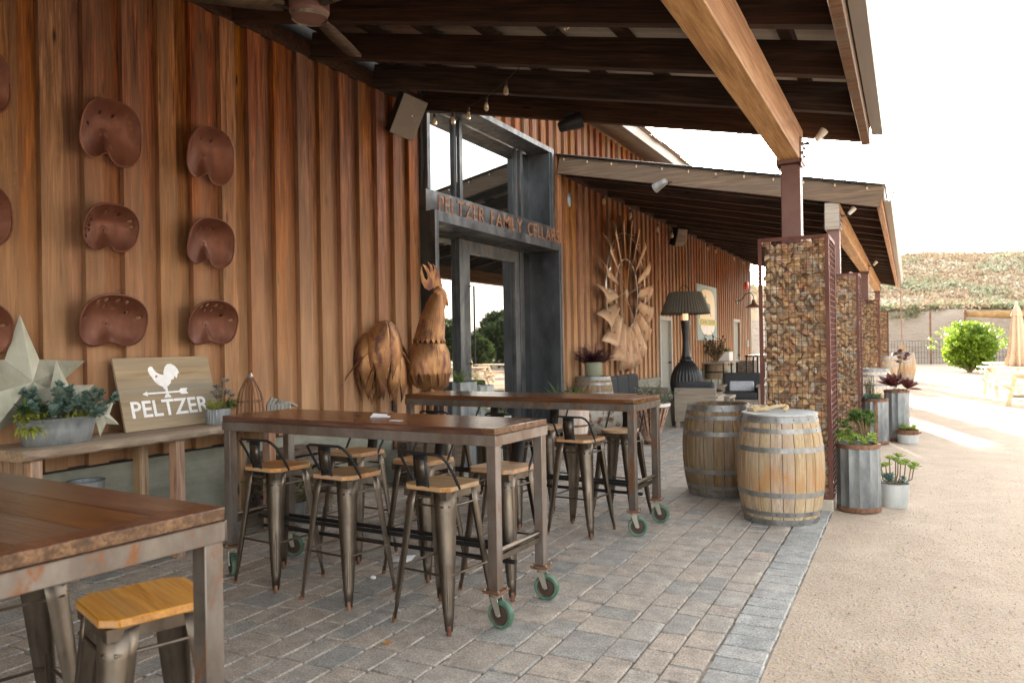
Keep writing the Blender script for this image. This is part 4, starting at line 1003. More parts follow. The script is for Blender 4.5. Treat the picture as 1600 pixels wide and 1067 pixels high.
# lettered board with weathervane cockerel
t = thing('lettered_board', 'wooden board with white cockerel weathervane and lettering, leaning on the bench', 'sign', (-5.03, 3.68, BT+.003)); t.rotation_euler = (0, radians(-15), 0)
SW, SH = .86, .555
m = MB(); m.box(-.02, 0, 0, 0, SW, SH); m.build('board', 'sign_wood', t, bevel=.002)
def flat(poly, mat, name, sc=1, ox=0, oz=0, x=.0012):
    m = MB(); n = len(poly); m.add([(x, ox+a*sc, oz+b*sc) for a, b in poly]+[(x-.001, ox+a*sc, oz+b*sc) for a, b in poly], [tuple(range(n)), tuple(range(2*n-1, n-1, -1))]); return m.build(name, mat, t, smooth=False)
me, a, b = text_mesh('PELTZER', .195, .0004, 'tag_white', .0035)
o = inst('lettering', me, t, (.001, .075-a*(.70/(b-a)), .098), (pi/2, 0, pi/2), (.70/(b-a), .90, 1))
# cockerel outline traced as plain polygons: body, tail, head (in board metres)
P = [(.275, .455), (.285, .475), (.300, .482), (.318, .480), (.326, .462), (.345, .435), (.375, .418), (.405, .412), (.412, .44), (.43, .475), (.455, .497), (.49, .50), (.525, .48), (.545, .45), (.552, .415), (.54, .425), (.53, .40), (.52, .38), (.50, .40), (.49, .375), (.465, .37), (.455, .345), (.43, .325), (.41, .318), (.40, .30), (.385, .30), (.38, .318), (.345, .335), (.315, .365), (.295, .405), (.283, .42)]
flat(P, 'tag_white', 'cockerel_print')
flat([(.19, .272), (.235, .292), (.232, .280), (.52, .280), (.535, .298), (.60, .298), (.585, .275), (.60, .252), (.535, .252), (.52, .267), (.232, .267), (.235, .252)], 'tag_white', 'arrow_print')
flat([(.375, .232), (.44, .232), (.43, .25), (.418, .262), (.418, .32), (.396, .32), (.396, .262), (.385, .25)], 'tag_white', 'vane_foot_print')
flat([(.325, .405), (.345, .415), (.350, .400), (.33, .39)], 'sign_wood', 'wing_notch', x=.002)

def tuft(m, c, n, spread, L, w, up=(.3, 1.3), bend=.5, seed=0):
    r = random.Random(seed)
    for i in range(n):
        a = r.uniform(0, 6.28); e = r.uniform(*up); d = (cos(a)*cos(e), sin(a)*cos(e), sin(e))
        m.leaf((c[0]+r.uniform(-1, 1)*spread[0], c[1]+r.uniform(-1, 1)*spread[1], c[2]+r.uniform(0, 1)*spread[2]), d, (0, 0, 1), L*r.uniform(.6, 1.3), w*r.uniform(.7, 1.3), bend)
def rosette(m, c, R, n=22, axis=(0, 0, 1), seed=0, w=.38, thick=.12):
    r = random.Random(seed); q = Vector((0, 0, 1)).rotation_difference(Vector(axis).normalized())
    for i in range(n):
        f = i/n; a = i*2.39996; e = radians(12+70*f); L = R*(1-.55*f)
        d = q @ Vector((cos(a)*cos(e), sin(a)*cos(e), sin(e))); base = Vector(c)+q @ Vector((cos(a)*R*.08, sin(a)*R*.08, R*.1*f))
        m.leaf(base, d, q @ Vector((0, 0, 1)), L, L*w, -.18, .22)
def sprigs(m, sm, c, n, spread, H, nl, L, w, seed=0, lean=.5):
    """stems carrying paired leaves"""
    r = random.Random(seed)
    for i in range(n):
        b = Vector((c[0]+r.uniform(-1, 1)*spread[0], c[1]+r.uniform(-1, 1)*spread[1], c[2])); d = Vector((r.uniform(-lean, lean)+(b.x-c[0])*2, r.uniform(-lean, lean)+(b.y-c[1])*2, 1)).normalized(); h = H*r.uniform(.6, 1.15)
        pts = [b+d*h*t_+Vector((0, 0, -.15*h*t_*t_*abs(d.x+d.y))) for t_ in (0, .5, 1)]
        if sm is not None: sm.tube(pts, [.004, .003, .002], 5)
        for j in range(nl):
            f = .2+.8*j/nl; p = pts[0].lerp(pts[2], f); a = j*2.4+i
            m.leaf(p, (cos(a), sin(a), .45), (0, 0, 1), L*r.uniform(.7, 1.2), w*r.uniform(.8, 1.2), .25)
# oval galvanised tub with blue-green succulents
t = thing('potted_succulents', 'oval galvanised tub of blue green succulents on the slab bench', 'planter', (-4.94, 3.12, BT))
m = MB(); prof = [(.80, 0), (.82, .004), (.90, .085), (.905, .092), (.91, .098), (.99, .16), (1.02, .165), (1.0, .17), (.95, .165), (.86, .10)]
m.lathe([(a, b) for a, b in prof], 40, Matrix.Diagonal((.145, .265, 1, 1)), cap1=False); m.build('tub', 'galvanised', t)
m = MB(); m.lathe([(.92, .14), (.001, .15)], 24, Matrix.Diagonal((.145, .265, 1, 1)), cap0=False); m.build('soil', 'soil', t)
m = MB(); s_ = MB(); r = random.Random(4)
for i in range(30):
    y = r.uniform(-.16, .24); x = r.uniform(-.08, .10); h = r.uniform(.05, .24)*(1-.4*abs(y)/.24); d = Vector((x*1.5, y*.6, h)); b = Vector((x*.6, y*.8, .15))
    s_.tube([b, b+d*.5, b+d], [.005, .004, .004], 5)
    for j in range(5): rosette(m, b+d*(.35+.16*j), .046, 8, (r.uniform(-.6, .9), r.uniform(-.6, .6), .8), i*7+j, .8)
m.build('blue_leaves', 'leaf_blue', t); s_.build('stems', 'leaf_bark', t)
m = MB(); tuft(m, (.05, -.2, .15), 120, (.07, .09, .05), .05, .014, (-.3, 1.2), .4, 3); tuft(m, (.09, .08, .15), 90, (.04, .10, .04), .04, .014, (0, 1.3), .4, 4); tuft(m, (.12, -.26, .12), 60, (.04, .06, .02), .06, .012, (-.8, .4), .6, 5)
kind(m.build('yellow_stonecrop', 'leaf_yellow', t), 'stuff')
m = MB(); tuft(m, (-.02, -.12, .16), 110, (.08, .12, .10), .06, .016, (0, 1.3), .4, 13); m.build('green_leaves', 'leaf_green', t)
# corrugated planter, cage, driftwood pieces at the far end of the bench
def ribbed_can(t, R, H, name='can', mat='galvanised', n=24, amp=.05, top=1.0, T=None, oval=1.0):
    m = MB(); k = 4
    m.lathe([(R*.97, 0), (R, .01), (R*top, H)], n*k, (T or Matrix()) @ Matrix.Diagonal((1, oval, 1, 1)), cap1=False, rib=lambda i: amp*cos(2*pi*i/k)); return m.build(name, mat, t)
t = thing('potted_succulents', 'small ribbed tin with yellow green stonecrop at the far end of the bench', 'planter', (-4.90, 4.40, BT))
ribbed_can(t, .075, .12, 'tin', amp=.03, oval=1.35); m = MB(); m.lathe([(.07, .105), (.001, .11)], 16, Matrix.Diagonal((1, 1.3, 1, 1)), cap0=False); m.build('soil', 'soil', t)
m = MB(); tuft(m, (0, -.04, .11), 90, (.05, .06, .05), .04, .014, (0, 1.4), .3, 1); m.build('stonecrop', 'leaf_yellow', t)
m = MB(); s_ = MB(); r = random.Random(7)
for i in range(9):
    d = Vector((r.uniform(-.06, .08), r.uniform(-.05, .12), r.uniform(.08, .22))); b = Vector((0, .03, .11)); s_.tube([b, b+d], .005, 5); rosette(m, b+d, .055, 12, (d.x*3, d.y*3, .6), i, .55)
m.build('succulent_rosettes', 'leaf_grey', t); s_.build('stems', 'leaf_bark', t)
m = MB(); tuft(m, (.02, .10, .10), 50, (.05, .04, .06), .06, .02, (0, 1.3), .3, 8); m.build('green_leaves', 'leaf_green', t)
t = thing('ribbed_cloche', 'rusty ribbed metal cloche with a pointed top beside the ribbed tin', 'ornament', (-4.82, 4.66, BT))
pr = [(.105, 0), (.108, .06), (.100, .16), (.085, .235), (.055, .30), (.024, .355), (.012, .375)]
for k in range(16):
    a = 2*pi*k/16; m = MB(); m.tube([(r_*cos(a), r_*sin(a), z) for r_, z in pr], .0055, 5); m.build('rib', 'caster_rust', t)
for zz, rq in ((.06, .108), (.16, .100)):
    m = MB(); m.tube([(rq*cos(2*pi*k/24), rq*sin(2*pi*k/24), zz) for k in range(25)], .004, 5, False); m.build('hoop', 'caster_rust', t)
m = MB(); m.lathe([(.026, .355), (.020, .385), (.004, .402)], 12); m.build('cap', 'zinc', t)
for nm, x, y, sd in (('air_plant', -4.86, 4.83, 3), ('curled_driftwood', -4.78, 4.90, 9)):
    t = thing(nm, 'small dark air plant clump at the foot of the ribbed cloche' if sd == 3 else 'curled grey dried leaf tufts at the end of the bench', 'ornament', (x, y, BT))
    m = MB()
    if sd == 3: rosette(m, (0, -.06, .01), .06, 14, (0.3, 0, 1), 1, .3); rosette(m, (0, .0, .01), .05, 14, (.3, 0, 1), 5, .3)
    else:
        for k in range(7):
            b = Vector((.01*k, .03*(k-3), .0)); m.tube([b+Vector((0, 0, 0)), b+Vector((0, .01, .12)), b+Vector((0, .05, .17-.01*k)), b+Vector((0, .10, .15-.01*k)), b+Vector((0, .12, .09))], [.014, .017, .014, .010, .003], 6)
    m.build('leaves', 'leaf_grey', t)
# crate and floor plant under the right end of the bench
t = thing('wooden_crate', 'dark weathered slatted wooden crate behind the middle table', 'crate', (-5.02, 5.35, .0), radians(-4))
for z in (.10, .22, .34, .46):
    for s in (-.21, .195):
        m = MB(); m.box(s, -.30, z, s+.018, .30, z+.085); m.build('side_slat', 'crate_wood', t, bevel=.003)
    for s in (-.30, .282):
        m = MB(); m.box(-.19, s, z, .195, s+.018, z+.085); m.build('end_slat', 'crate_wood', t, bevel=.003)
for s in (-.215, .215-.05):
    for q in (-.28, .23):
        m = MB(); m.box(s, q, 0, s+.05, q+.05, .56); m.build('corner_post', 'crate_wood', t, bevel=.003)
for k in range(5):
    m = MB(); m.box(-.225+k*.091, -.33, .565, -.225+k*.091+.086, .33, .592); m.build('top_board', 'crate_wood', t, bevel=.003)
m = MB(); m.tube([(0, 0, .59), (0, .01, .86)], .006, 6); m.lathe([(.05, .592), (.05, .60)], 12); m.build('metal_spike', 'black_metal', t)
t = thing('potted_fern', 'leafy green plant in a galvanised tub under the far end of the bench', 'planter', (-4.72, 4.95, .0))
m = MB(); m.lathe([(.13, 0), (.17, .22), (.175, .225), (.165, .22)], 28, cap1=False); m.build('tub', 'galvanised', t)
m = MB(); s_ = MB(); sprigs(m, s_, (0, 0, .2), 34, (.1, .1), .42, 14, .055, .028, 3, .8); m.build('leaves', 'leaf_green', t); s_.build('stems', 'leaf_bark', t)
t = thing('galvanised_bin', 'small galvanised bin hanging under the slab bench', 'bin', (-5.10, 3.42, .36))
m = MB(); m.lathe([(.10, 0), (.115, .26), (.12, .265), (.11, .26)], 24, cap1=False); m.build('shell', 'galvanised', t); m = MB(); m.lathe([(.09, -.002), (.09, -.36)], 10); m.build('stand', 'galvanised_dull', t)
m = MB(); m.box(-5.24, 7.2, .30, -5.22, 7.42, .50, TR(0, 0, .05)); o = m.build('brown_plaque', 'brown_tag'); tag(o, 'small brown plaque leaning at the foot of the concrete plinth', 'plaque')
m = MB(); m.box(W+.045, 7.20, .78, W+.07, 7.27, .90); m.box(W+.07, 7.215, .80, W+.075, 7.255, .88); o = m.build('power_outlet', 'black_metal', bevel=.003); tag(o, 'black power outlet cover low on the board wall by the cockerel', 'outlet')

# ------------------------------------------------------------------ sheet metal cockerel
t = thing('cockerel_sculpture', 'large rusty sheet metal cockerel standing between the wall and the glass entrance', 'sculpture', (-4.86, 7.20, 0), radians(-28)); t.scale = (.87, .84, .985)
# local +y = forward
def feather(m, pts, w, cup=.25, side=(1, 0, 0), n=4):
    """curved tapering sheet along pts"""
    pts = [Vector(p) for p in pts]; rows = []; side = Vector(side).normalized(); L = len(pts)-1
    for i, p in enumerate(pts):
        f = i/L; ww = w*sin(pi*min(1, .18+f*.80))**.8*(1 if f < .98 else .05); d = (pts[min(i+1, L)]-pts[max(i-1, 0)]).normalized(); nrm = side.cross(d)
        rows.append([p+side*(ww*(k/n*2-1))-nrm*cup*ww*((k/n*2-1)**2) for k in range(n+1)])
    m.sheet(rows)
def curve(p0, p1, p2, n=10): return [Vector(p0)*(1-t_)**2+Vector(p1)*2*t_*(1-t_)+Vector(p2)*t_*t_ for t_ in [i/n for i in range(n+1)]]
def skirt(name, prof, cy, n, hem, ox=.85, oy=1.0, lean=0.0, rib=.012, tip_in=.0, hr=None, sharp=1.0):
    """sheet metal bell: rings of (radius, z, y shift) and a hem cut into n pointed feathers"""
    m = MB(); seg = n*6; rows = []; rr_ = random.Random(int(hem*1000)+n); hl = [rr_.uniform(.75, 1.2) for _ in range(n)]
    for r_, z, sh_ in prof: rows.append([(r_*(1+rib*cos(k*2*pi/6*2))*ox*cos(2*pi*k/seg), cy+sh_+r_*oy*sin(2*pi*k/seg), z) for k in range(seg+1)])
    r_, z, sh_ = prof[-1]
    for j in (1, 2, 3, 4):
        row = []
        for k in range(seg+1):
            ph = (k % 6)/6; q = abs(ph-.5)*2; depth = hem*hl[(k//6) % n]*(1-q**sharp)*j/4; rr2 = r_*(1+.05*sin(pi*(1-q)))-tip_in*depth
            row.append((rr2*ox*cos(2*pi*k/seg), cy+sh_+rr2*oy*sin(2*pi*k/seg), z-depth))
        rows.append(row)
    m.sheet(rows); return m.build(name, 'rust_sheet', t, solid=.003, ang=50)
skirt('body', [(.15, 1.60, .02), (.22, 1.555, .01), (.275, 1.46, 0), (.30, 1.34, -.01), (.295, 1.24, -.01)], .13, 15, .17, .85, 1.08, tip_in=.35)
skirt('lower_body', [(.27, 1.28, 0), (.27, 1.20, .02), (.22, 1.08, .05), (.13, 1.03, .06)], .13, 9, .03, .85, 1.05)
skirt('neck', [(.03, 2.16, .17), (.085, 2.12, .15), (.125, 2.02, .12), (.165, 1.88, .08), (.195, 1.74, .05), (.212, 1.62, .02)], .13, 18, .085, .85, 1.0, rib=.02)
m = MB(); m.ball((0, 0, 0), (.045, .115, .085), 18, 10, TR(0, .33, 2.13) @ Matrix.Rotation(radians(-38), 4, 'X')); hd = m.build('head', 'rust_sheet', t)
m = MB(); m.lathe([(.040, 0), (.034, .05), (.018, .10), (.002, .13)], 14, TR(0, .39, 2.10) @ Matrix.Rotation(radians(-150), 4, 'X')); m.build('beak', 'rust_sheet', hd)
for s in (-1, 1):
    m = MB(); poly = [(.36+.085*sin(a_)*(1 if a_ < pi else 1), 2.03+.135*cos(a_)*(1.0 if cos(a_) > 0 else .75)) for a_ in [2*pi*i/18 for i in range(18)]]
    m.prism([(y_-.06, z_) for y_, z_ in poly], -.004, .004, TR(s*.058, 0, 0) @ RZ(pi/2)); m.build('wattle', 'rust_sheet', hd)
comb = MB(); pc = [(.22, 2.20), (.16, 2.17), (.09, 2.20), (.045, 2.27), (.03, 2.37), (.05, 2.46), (.065, 2.38), (.09, 2.31), (.125, 2.285), (.145, 2.31), (.13, 2.37), (.085, 2.44), (.06, 2.47), (.12, 2.45), (.165, 2.40), (.18, 2.36), (.18, 2.43), (.14, 2.50), (.21, 2.46), (.235, 2.38), (.245, 2.44), (.22, 2.48), (.285, 2.43), (.33, 2.34), (.36, 2.24), (.37, 2.16), (.30, 2.18)]
comb.prism(pc, -.006, .006, RZ(pi/2)); comb.build('comb', 'rust_sheet', hd)
for i, (cy_, dx, ro, zt_) in enumerate(((-.50, 0, 0, 0), (-.36, .07, 0, -.34), (-.66, -.08, 0, -.12))):
    sc_ = (1, .55, .85)[i]; o = skirt('tail_bell', [(.012*sc_, 1.83+zt_, .0), (.09*sc_, 1.81+zt_, .0), (.165*sc_, 1.745+zt_, -.01), (.22*sc_, 1.63+zt_*.9, -.015), (.245*sc_, 1.49+zt_*.8, -.02), (.245*sc_, 1.38+zt_*.7, -.02)], cy_, (7, 5, 6)[i], (.38, .24, .34)[i], .78, 1.05, rib=0, tip_in=.30, sharp=1.6); o.location.x = dx
for i, (px, z0, zt_, y1, zb_, w) in enumerate([(-.05, 1.3, 1.85, -.98, 1.12, .05), (.04, 1.2, 1.7, -1.16, 1.08, .035), (.1, 1.2, 1.6, -.86, 1.05, .05), (.05, 1.18, 1.5, -.20, 1.08, .06), (-.05, 1.18, 1.45, -.16, 1.06, .06)]):
    m = MB(); base = Vector((px*.5, -.10, z0)); end = Vector((px*1.3, y1, zb_)); feather(m, curve(base, (px, -.5 if i < 3 else -.2, zt_+.25 if i < 3 else 1.35), end, 12), w, .35, (1, 0, 0)); m.build('tail_feather', 'rust_sheet', t, solid=.003)
for s in (-.1, .1):
    m = MB(); m.tube([(s, .12, 1.06), (s, .10, .62), (s, .12, .46)], [.035, .02, .02], 8)
    for a in (-.5, 0, .5): m.tube([(s, .12, .47), (s+sin(a)*.12, .12+cos(a)*.12, .455)], .012, 6)
    m.build('leg', 'rust_sheet', t)
m = MB(); m.cbox((0, .12, .22), (.46, .60, .44)); o = m.build('plinth_block', 'crate_wood', bevel=.01); o.location = (-4.86, 7.20, 0); o.rotation_euler = (0, 0, radians(-28)); tag(o, 'dark timber block that carries the metal cockerel', 'block')

# ------------------------------------------------------------------ windmill wheel
t = thing('windmill_wheel', 'large rusty windmill wheel of curved blades hung on the board wall', 'windmill wheel', (W+.26, 15.0, 2.50))
for k in range(18):
    a = 2*pi*k/18+.12; m = MB(); rows = []; pitch = radians(29)+U(-.08, .08)
    e_r = Vector((0, sin(a), cos(a))); e_t = Vector((0, cos(a), -sin(a))); nrm = Vector((1, 0, 0))
    ds = (e_t*cos(pitch)-nrm*sin(pitch))
    for j in range(6):
        f = j/5; rad = .68+.84*f+U(-.01, .01); w = .080+.135*f
        row = []
        for i in range(5):
            q = i/4*2-1; n2 = ds.cross(e_r); row.append(e_r*(rad+(.07*q if f == 1 else 0))+ds*w*q+n2*.045*(1-q*q)*(f+.3))
        rows.append(row)
    m.sheet(rows); m.build('blade', 'windmill_rust', t, solid=.003, ang=60)
for R_, rr_, x in ((.70, .012, -.02), (1.22, .012, -.02)):
    m = MB(); m.tube([(x, R_*sin(2*pi*i/48), R_*cos(2*pi*i/48)) for i in range(49)], rr_, 6, False); m.build('ring', 'zinc' if R_ > 1 else 'rust_white', t)
for k in range(6):
    a = 2*pi*k/6+.3; m = MB(); m.tube([(-.04, 0.04*sin(a+1.5), .04*cos(a+1.5)), (-.03, 1.2*sin(a), 1.2*cos(a))], .007, 5); m.build('spoke', 'windmill_rust', t)
m = MB(); m.lathe([(.09, -.02), (.09, .02)], 16, TR(-.04, 0, 0) @ Matrix.Rotation(pi/2, 4, 'Y')); m.build('hub', 'windmill_rust', t)
for k in range(18):
    a = 2*pi*k/18+.12; m = MB(); m.tube([(.0, 1.22*sin(a-.05), 1.22*cos(a-.05)), (.05, 1.22*sin(a+.07), 1.22*cos(a+.07))], .012, 5); m.build('blade_clip', 'zinc', t)

# ------------------------------------------------------------------ planters by the glass door
def fern(m, c, n, L, seed, w=.035):
    r = random.Random(seed)
    for i in range(n):
        a = r.uniform(0, 6.28); e = r.uniform(.5, 1.3); d = Vector((cos(a)*cos(e), sin(a)*cos(e), sin(e))); l = L*r.uniform(.6, 1.1)
        for j in range(9):
            f = (j+1)/9; p = Vector(c)+d*l*f+Vector((0, 0, -.55*l*f*f*cos(e)*1.2)); sd = d.cross(Vector((0, 0, 1))).normalized()
            for s in (-1, 1): m.leaf(p, sd*s+d*.4, (0, 0, 1), w*2*(1.1-f*.7), w*.5, .2)
def drum_planter(name, label, loc, R, H, rim=True, mat='galvanised', group='tall corrugated drum planters', strap=False):
    t = thing(name, label, 'planter', loc, 0, group)
    ribbed_can(t, R, H, 'corrugated_shell', mat, 13, .045)
    if rim:
        for z in (.0, H-.035):
            m = MB(); m.lathe([(R*1.03, z), (R*1.055, z+.004), (R*1.055, z+.035), (R*1.02, z+.04), (R*.93, z+.038)], 40, cap0=False, cap1=False); m.build('rust_band', 'caster_rust', t)
    if strap: m = MB(); m.box(-.02, -R*1.075, .0, .02, -R*1.06, H, RZ(.1)); m.build('strap', 'caster_rust', t)
    m = MB(); m.lathe([(R*.98, H-.03), (.001, H-.015)], 24, cap0=False); m.build('soil', 'soil', t)
    return t
t = drum_planter('fern_planter', 'corrugated planter of trailing fern against the glass door, behind the far table', (-5.00, 8.28, .0), .21, 1.06, False, group='corrugated planters at the glass door')
m = MB(); fern(m, (0, 0, 1.04), 16, .26, 3); m.build('fern_leaves', 'leaf_lime', t)
t = drum_planter('fern_planter', 'lower pale corrugated planter of fern nearer the glass door centre', (-4.72, 8.62, 0), .23, .62, False, 'galvanised_dull', group='corrugated planters at the glass door')
m = MB(); fern(m, (0, 0, .62), 20, .34, 4); m.build('fern_leaves', 'leaf_lime', t)
t = drum_planter('fern_planter', 'pale galvanised planter of bright fern right of the corrugated one', (-5.08, 8.92, 0), .19, .98, False, 'galvanised_dull', group='corrugated planters at the glass door')
m = MB(); fern(m, (.02, -.05, .98), 20, .30, 6); m.build('fern_leaves', 'leaf_lime', t)

# grass tub, purple pot, rusted tank, bowl planter
t = thing('grass_tub', 'whitewashed tub with two red bands and grassy plants behind the far table', 'planter', (-4.02, 9.5, 0))
m = MB(); m.lathe([(.19, 0), (.215, .2), (.245, .5), (.26, .72), (.265, .73), (.25, .73), (.24, .66)], 28, cap1=False); m.build('tub', 'stave_wood_pale', t)
for z, q in ((.30, .225), (.42, .238)):
    m = MB(); m.lathe([(q, z), (q+.004, z+.002), (q+.009, z+.024), (q+.004, z+.026)], 28, cap0=False, cap1=False); m.build('painted_band', 'caster_rust', t)
m = MB(); tuft(m, (0, 0, .66), 150, (.15, .15, .02), .34, .010, (.5, 1.35), .35, 21); tuft(m, (-.05, -.1, .68), 60, (.1, .1, .05), .10, .03, (.2, 1.3), .3, 5); m.build('grasses', 'leaf_green', t)
m = MB(); tuft(m, (.05, 0, .66), 60, (.12, .12, .02), .36, .012, (.6, 1.3), .4, 22); m.build('reddish_grasses', 'leaf_purple', t)
t = thing('purple_plant_pot', 'weathered green pot of purple foliage standing on the wall side barrel', 'planter', (-4.93, 12.7, .93))
m = MB(); m.lathe([(.12, 0), (.145, .04), (.15, .20), (.16, .24), (.15, .25), (.13, .22)], 24, cap1=False); m.build('pot', 'green_pot', t)
m = MB(); s_ = MB(); sprigs(m, s_, (0, 0, .2), 90, (.10, .10), .40, 22, .065, .020, 6, 1.2)
m.build('purple_leaves', 'leaf_purple', t); s_.build('stems', 'leaf_purple', t)
t = thing('rusted_tank', 'white painted tank peeling to rust behind the right end of the far table', 'tank', (-4.36, 11.7, 0), radians(3))
m = MB(); m.lathe([(.10, -.47), (.25, -.46), (.29, -.42), (.30, -.3), (.30, .3), (.29, .42), (.25, .46), (.10, .47)], 30, TR(0, 0, .38) @ Matrix.Rotation(pi/2, 4, 'Y')); m.build('tank_body', 'rust_white', t)
for x in (-.3, .3): m = MB(); m.box(x-.03, -.2, 0, x+.03, .2, .12); m.build('foot', 'caster_rust', t)
t = thing('bowl_planter', 'white rimmed bowl planter with white flowers beside the far table end', 'planter', (-3.42, 11.15, 0))
for k in range(20):
    a = 2*pi*k/20; m = MB(); m.bar((.10*cos(a), .10*sin(a), .05), (.265*cos(a), .265*sin(a), .56), .03, .012, (cos(a), sin(a), 0)); m.build('slat', 'slat_rust', t)
m = MB(); m.lathe([(.07, .05), (.24, .55)], 24, cap1=False); m.lathe([(.10, 0), (.11, .06)], 20); m.build('liner', 'caster_rust', t)
m = MB(); m.lathe([(.25, .55), (.285, .565), (.29, .60), (.27, .61), (.25, .58)], 32, cap0=False, cap1=False); m.build('rim', 'terracotta_white', t)
m = MB(); s_ = MB(); sprigs(m, s_, (0, 0, .56), 40, (.16, .16), .36, 16, .05, .022, 16, .6); m.build('leaves', 'leaf_dark', t); s_.build('stems', 'leaf_green', t)
m = MB(); r = random.Random(1)
for i in range(46):
    c = (r.uniform(-.25, .12), r.uniform(-.2, .1), .72+r.uniform(-.02, .10))
    for k in range(5): m.leaf(c, (cos(k*1.26), sin(k*1.26), .3), (0, 0, 1), .018, .014, 0)
m.build('white_flowers', 'white_paint', t)
t = thing('concrete_stool', 'tapered grey concrete stool left of the wooden armchair', 'stool', (-3.98, 13.75, 0))
m = MB(); a, b = .21, .13; m.add([(-a, -a, 0), (a, -a, 0), (a, a, 0), (-a, a, 0), (-b, -b, .56), (b, -b, .56), (b, b, .56), (-b, b, .56)], [(0, 3, 2, 1), (4, 5, 6, 7), (0, 1, 5, 4), (1, 2, 6, 5), (2, 3, 7, 6), (3, 0, 4, 7)]); m.build('body', 'concrete', t, bevel=.01)

# ------------------------------------------------------------------ lounge furniture
def cushion(t, name, x0, y0, z0, x1, y1, z1, mat='cushion', T=None):
    m = MB(); m.box(x0, y0, z0, x1, y1, z1, T); o = m.build(name, mat, t, bevel=min(.045, abs(x1-x0)*.3, abs(z1-z0)*.3, abs(y1-y0)*.3), seg=4)
    return o
def armchair(label, loc, rz_, w=.78, wood='grey_wood', pillow=False):
    """local -y is the back"""
    t = thing('armchair', label, 'armchair', loc, rz_, 'wooden lounge armchairs with charcoal cushions'); h = w/2
    m = MB(); m.box(-h, -.40, .12, h, -.36, .70); m.build('back_panel', wood, t, bevel=.006)
    for s in (-1, 1):
        m = MB(); x0, x1 = sorted((s*h, s*(h-.09))); m.box(x0, -.359, .0, x1, .36, .52); m.build('arm_side', wood, t, bevel=.008)
        m = MB(); x0, x1 = sorted((s*(h+.02), s*(h-.13))); m.box(x0, -.36, .522, x1, .40, .56); m.build('arm_rest', wood, t, bevel=.006)
    m = MB(); m.box(-h+.092, -.355, .18, h-.092, .36, .26); m.build('seat_frame', wood, t, bevel=.005)
    for sx in (-1, 1):
        for sy in (-.37, ): m = MB(); m.box(sx*(h-.06)-.03, sy-.02, 0, sx*(h-.06)+.03, sy+.03, .119); m.build('leg', wood, t)
    cushion(t, 'seat_cushion', -h+.10, -.30, .262, h-.10, .36, .42)
    cushion(t, 'back_cushion', -h+.05, -.30, .40, h-.05, -.13, .82, T=TR(0, -.03, 0) @ Matrix.Rotation(radians(3), 4, 'X'))
    if pillow: cushion(t, 'lumbar_pillow', -.25, -.15, .42, .27, -.05, .66, 'pillow', Matrix.Rotation(radians(12), 4, 'X'))
    return t
armchair('grey wooden armchair seen from behind, in front of the fire pit', (-3.32, 13.75, 0), radians(2), .72)
armchair('grey wooden armchair with a pale blue lumbar pillow, facing the camera', (-3.22, 17.1, 0), radians(186), .90, pillow=True)
t = thing('sofa', 'low grey wooden sofa with charcoal back cushions along the board wall', 'sofa', (-4.62, 13.9, 0), radians(-90))
m = MB(); m.box(-.95, -.42, .12, .95, -.38, .66); m.build('back_panel', 'grey_wood', t, bevel=.006)
for s in (-1, 1):
    m = MB(); x0, x1 = sorted((s*.95, s*1.02)); m.box(x0, -.42, 0, x1, .40, .62); m.build('arm_side', 'grey_wood', t, bevel=.006)
m = MB(); m.box(-.948, -.378, .18, .948, .38, .28); m.build('seat_frame', 'grey_wood', t, bevel=.004)
for k in range(3):
    cushion(t, 'seat_cushion', -.93+k*.62, -.30, .282, -.93+k*.62+.61, .38, .42); cushion(t, 'back_cushion', -.93+k*.62, -.30, .40, -.93+k*.62+.61, -.10, .90, T=TR(0, -.03, 0) @ Matrix.Rotation(radians(3), 4, 'X'))
t = thing('low_table', 'low pale wooden table with a small succulent between the armchairs', 'table', (-3.35, 15.3, 0))
m = MB(); m.box(-.3, -.3, .40, .3, .3, .45); m.build('top', 'grey_wood', t, bevel=.004)
for a in (-.25, .25):
    for b in (-.25, .25): m = MB(); m.box(a-.03, b-.03, 0, a+.03, b+.03, .399); m.build('leg', 'grey_wood', t)
t = thing('table_succulent', 'small succulent bowl on the low pale table', 'planter', (-3.35, 15.3, .45))
m = MB(); m.lathe([(.06, 0), (.12, .07), (.11, .07)], 16, cap1=False); m.build('bowl', 'concrete_pale', t); m = MB(); rosette(m, (0, 0, .05), .12, 16); rosette(m, (.07, 0, .05), .08, 12); m.build('leaves', 'leaf_red_dark', t)
# fire pit shaped like a table lamp
t = thing('patio_fire_pit', 'black ribbed fire pit shaped like a giant table lamp with pleated shade', 'fire pit', (-3.86, 14.95, 0))
m = MB(); pr = [(.15, 0), (.20, .05), (.24, .22), (.285, .50), (.305, .70), (.29, .84), (.24, .97), (.17, 1.07), (.115, 1.13)]
m.lathe(pr, 112, rib=lambda i: .035*cos(2*pi*i/4)); m.build('ribbed_body', 'cast_iron', t, ang=60)
m = MB(); m.lathe([(.125, 1.12), (.135, 1.14), (.13, 1.16), (.105, 1.18), (.085, 1.24), (.072, 1.35), (.066, 1.50), (.072, 1.66), (.085, 1.80), (.092, 1.90), (.088, 1.92)], 36); m.build('chimney', 'cast_iron', t)
m = MB(); m.lathe([(.05, 1.92), (.055, 1.95), (.055, 2.10), (.04, 2.12)], 20); m.build('glow_ring', 'flame_glow', t)
m = MB(); rows = []
for z, R_ in ((2.04, .455), (2.07, .462), (2.45, .315), (2.47, .30)): rows.append([((R_*(1+.022*cos(k*pi))*cos(2*pi*k/96)), (R_*(1+.022*cos(k*pi))*sin(2*pi*k/96)), z) for k in range(97)])
m.sheet(rows); m.build('pleated_shade', 'lamp_shade', t, solid=.006, ang=20)
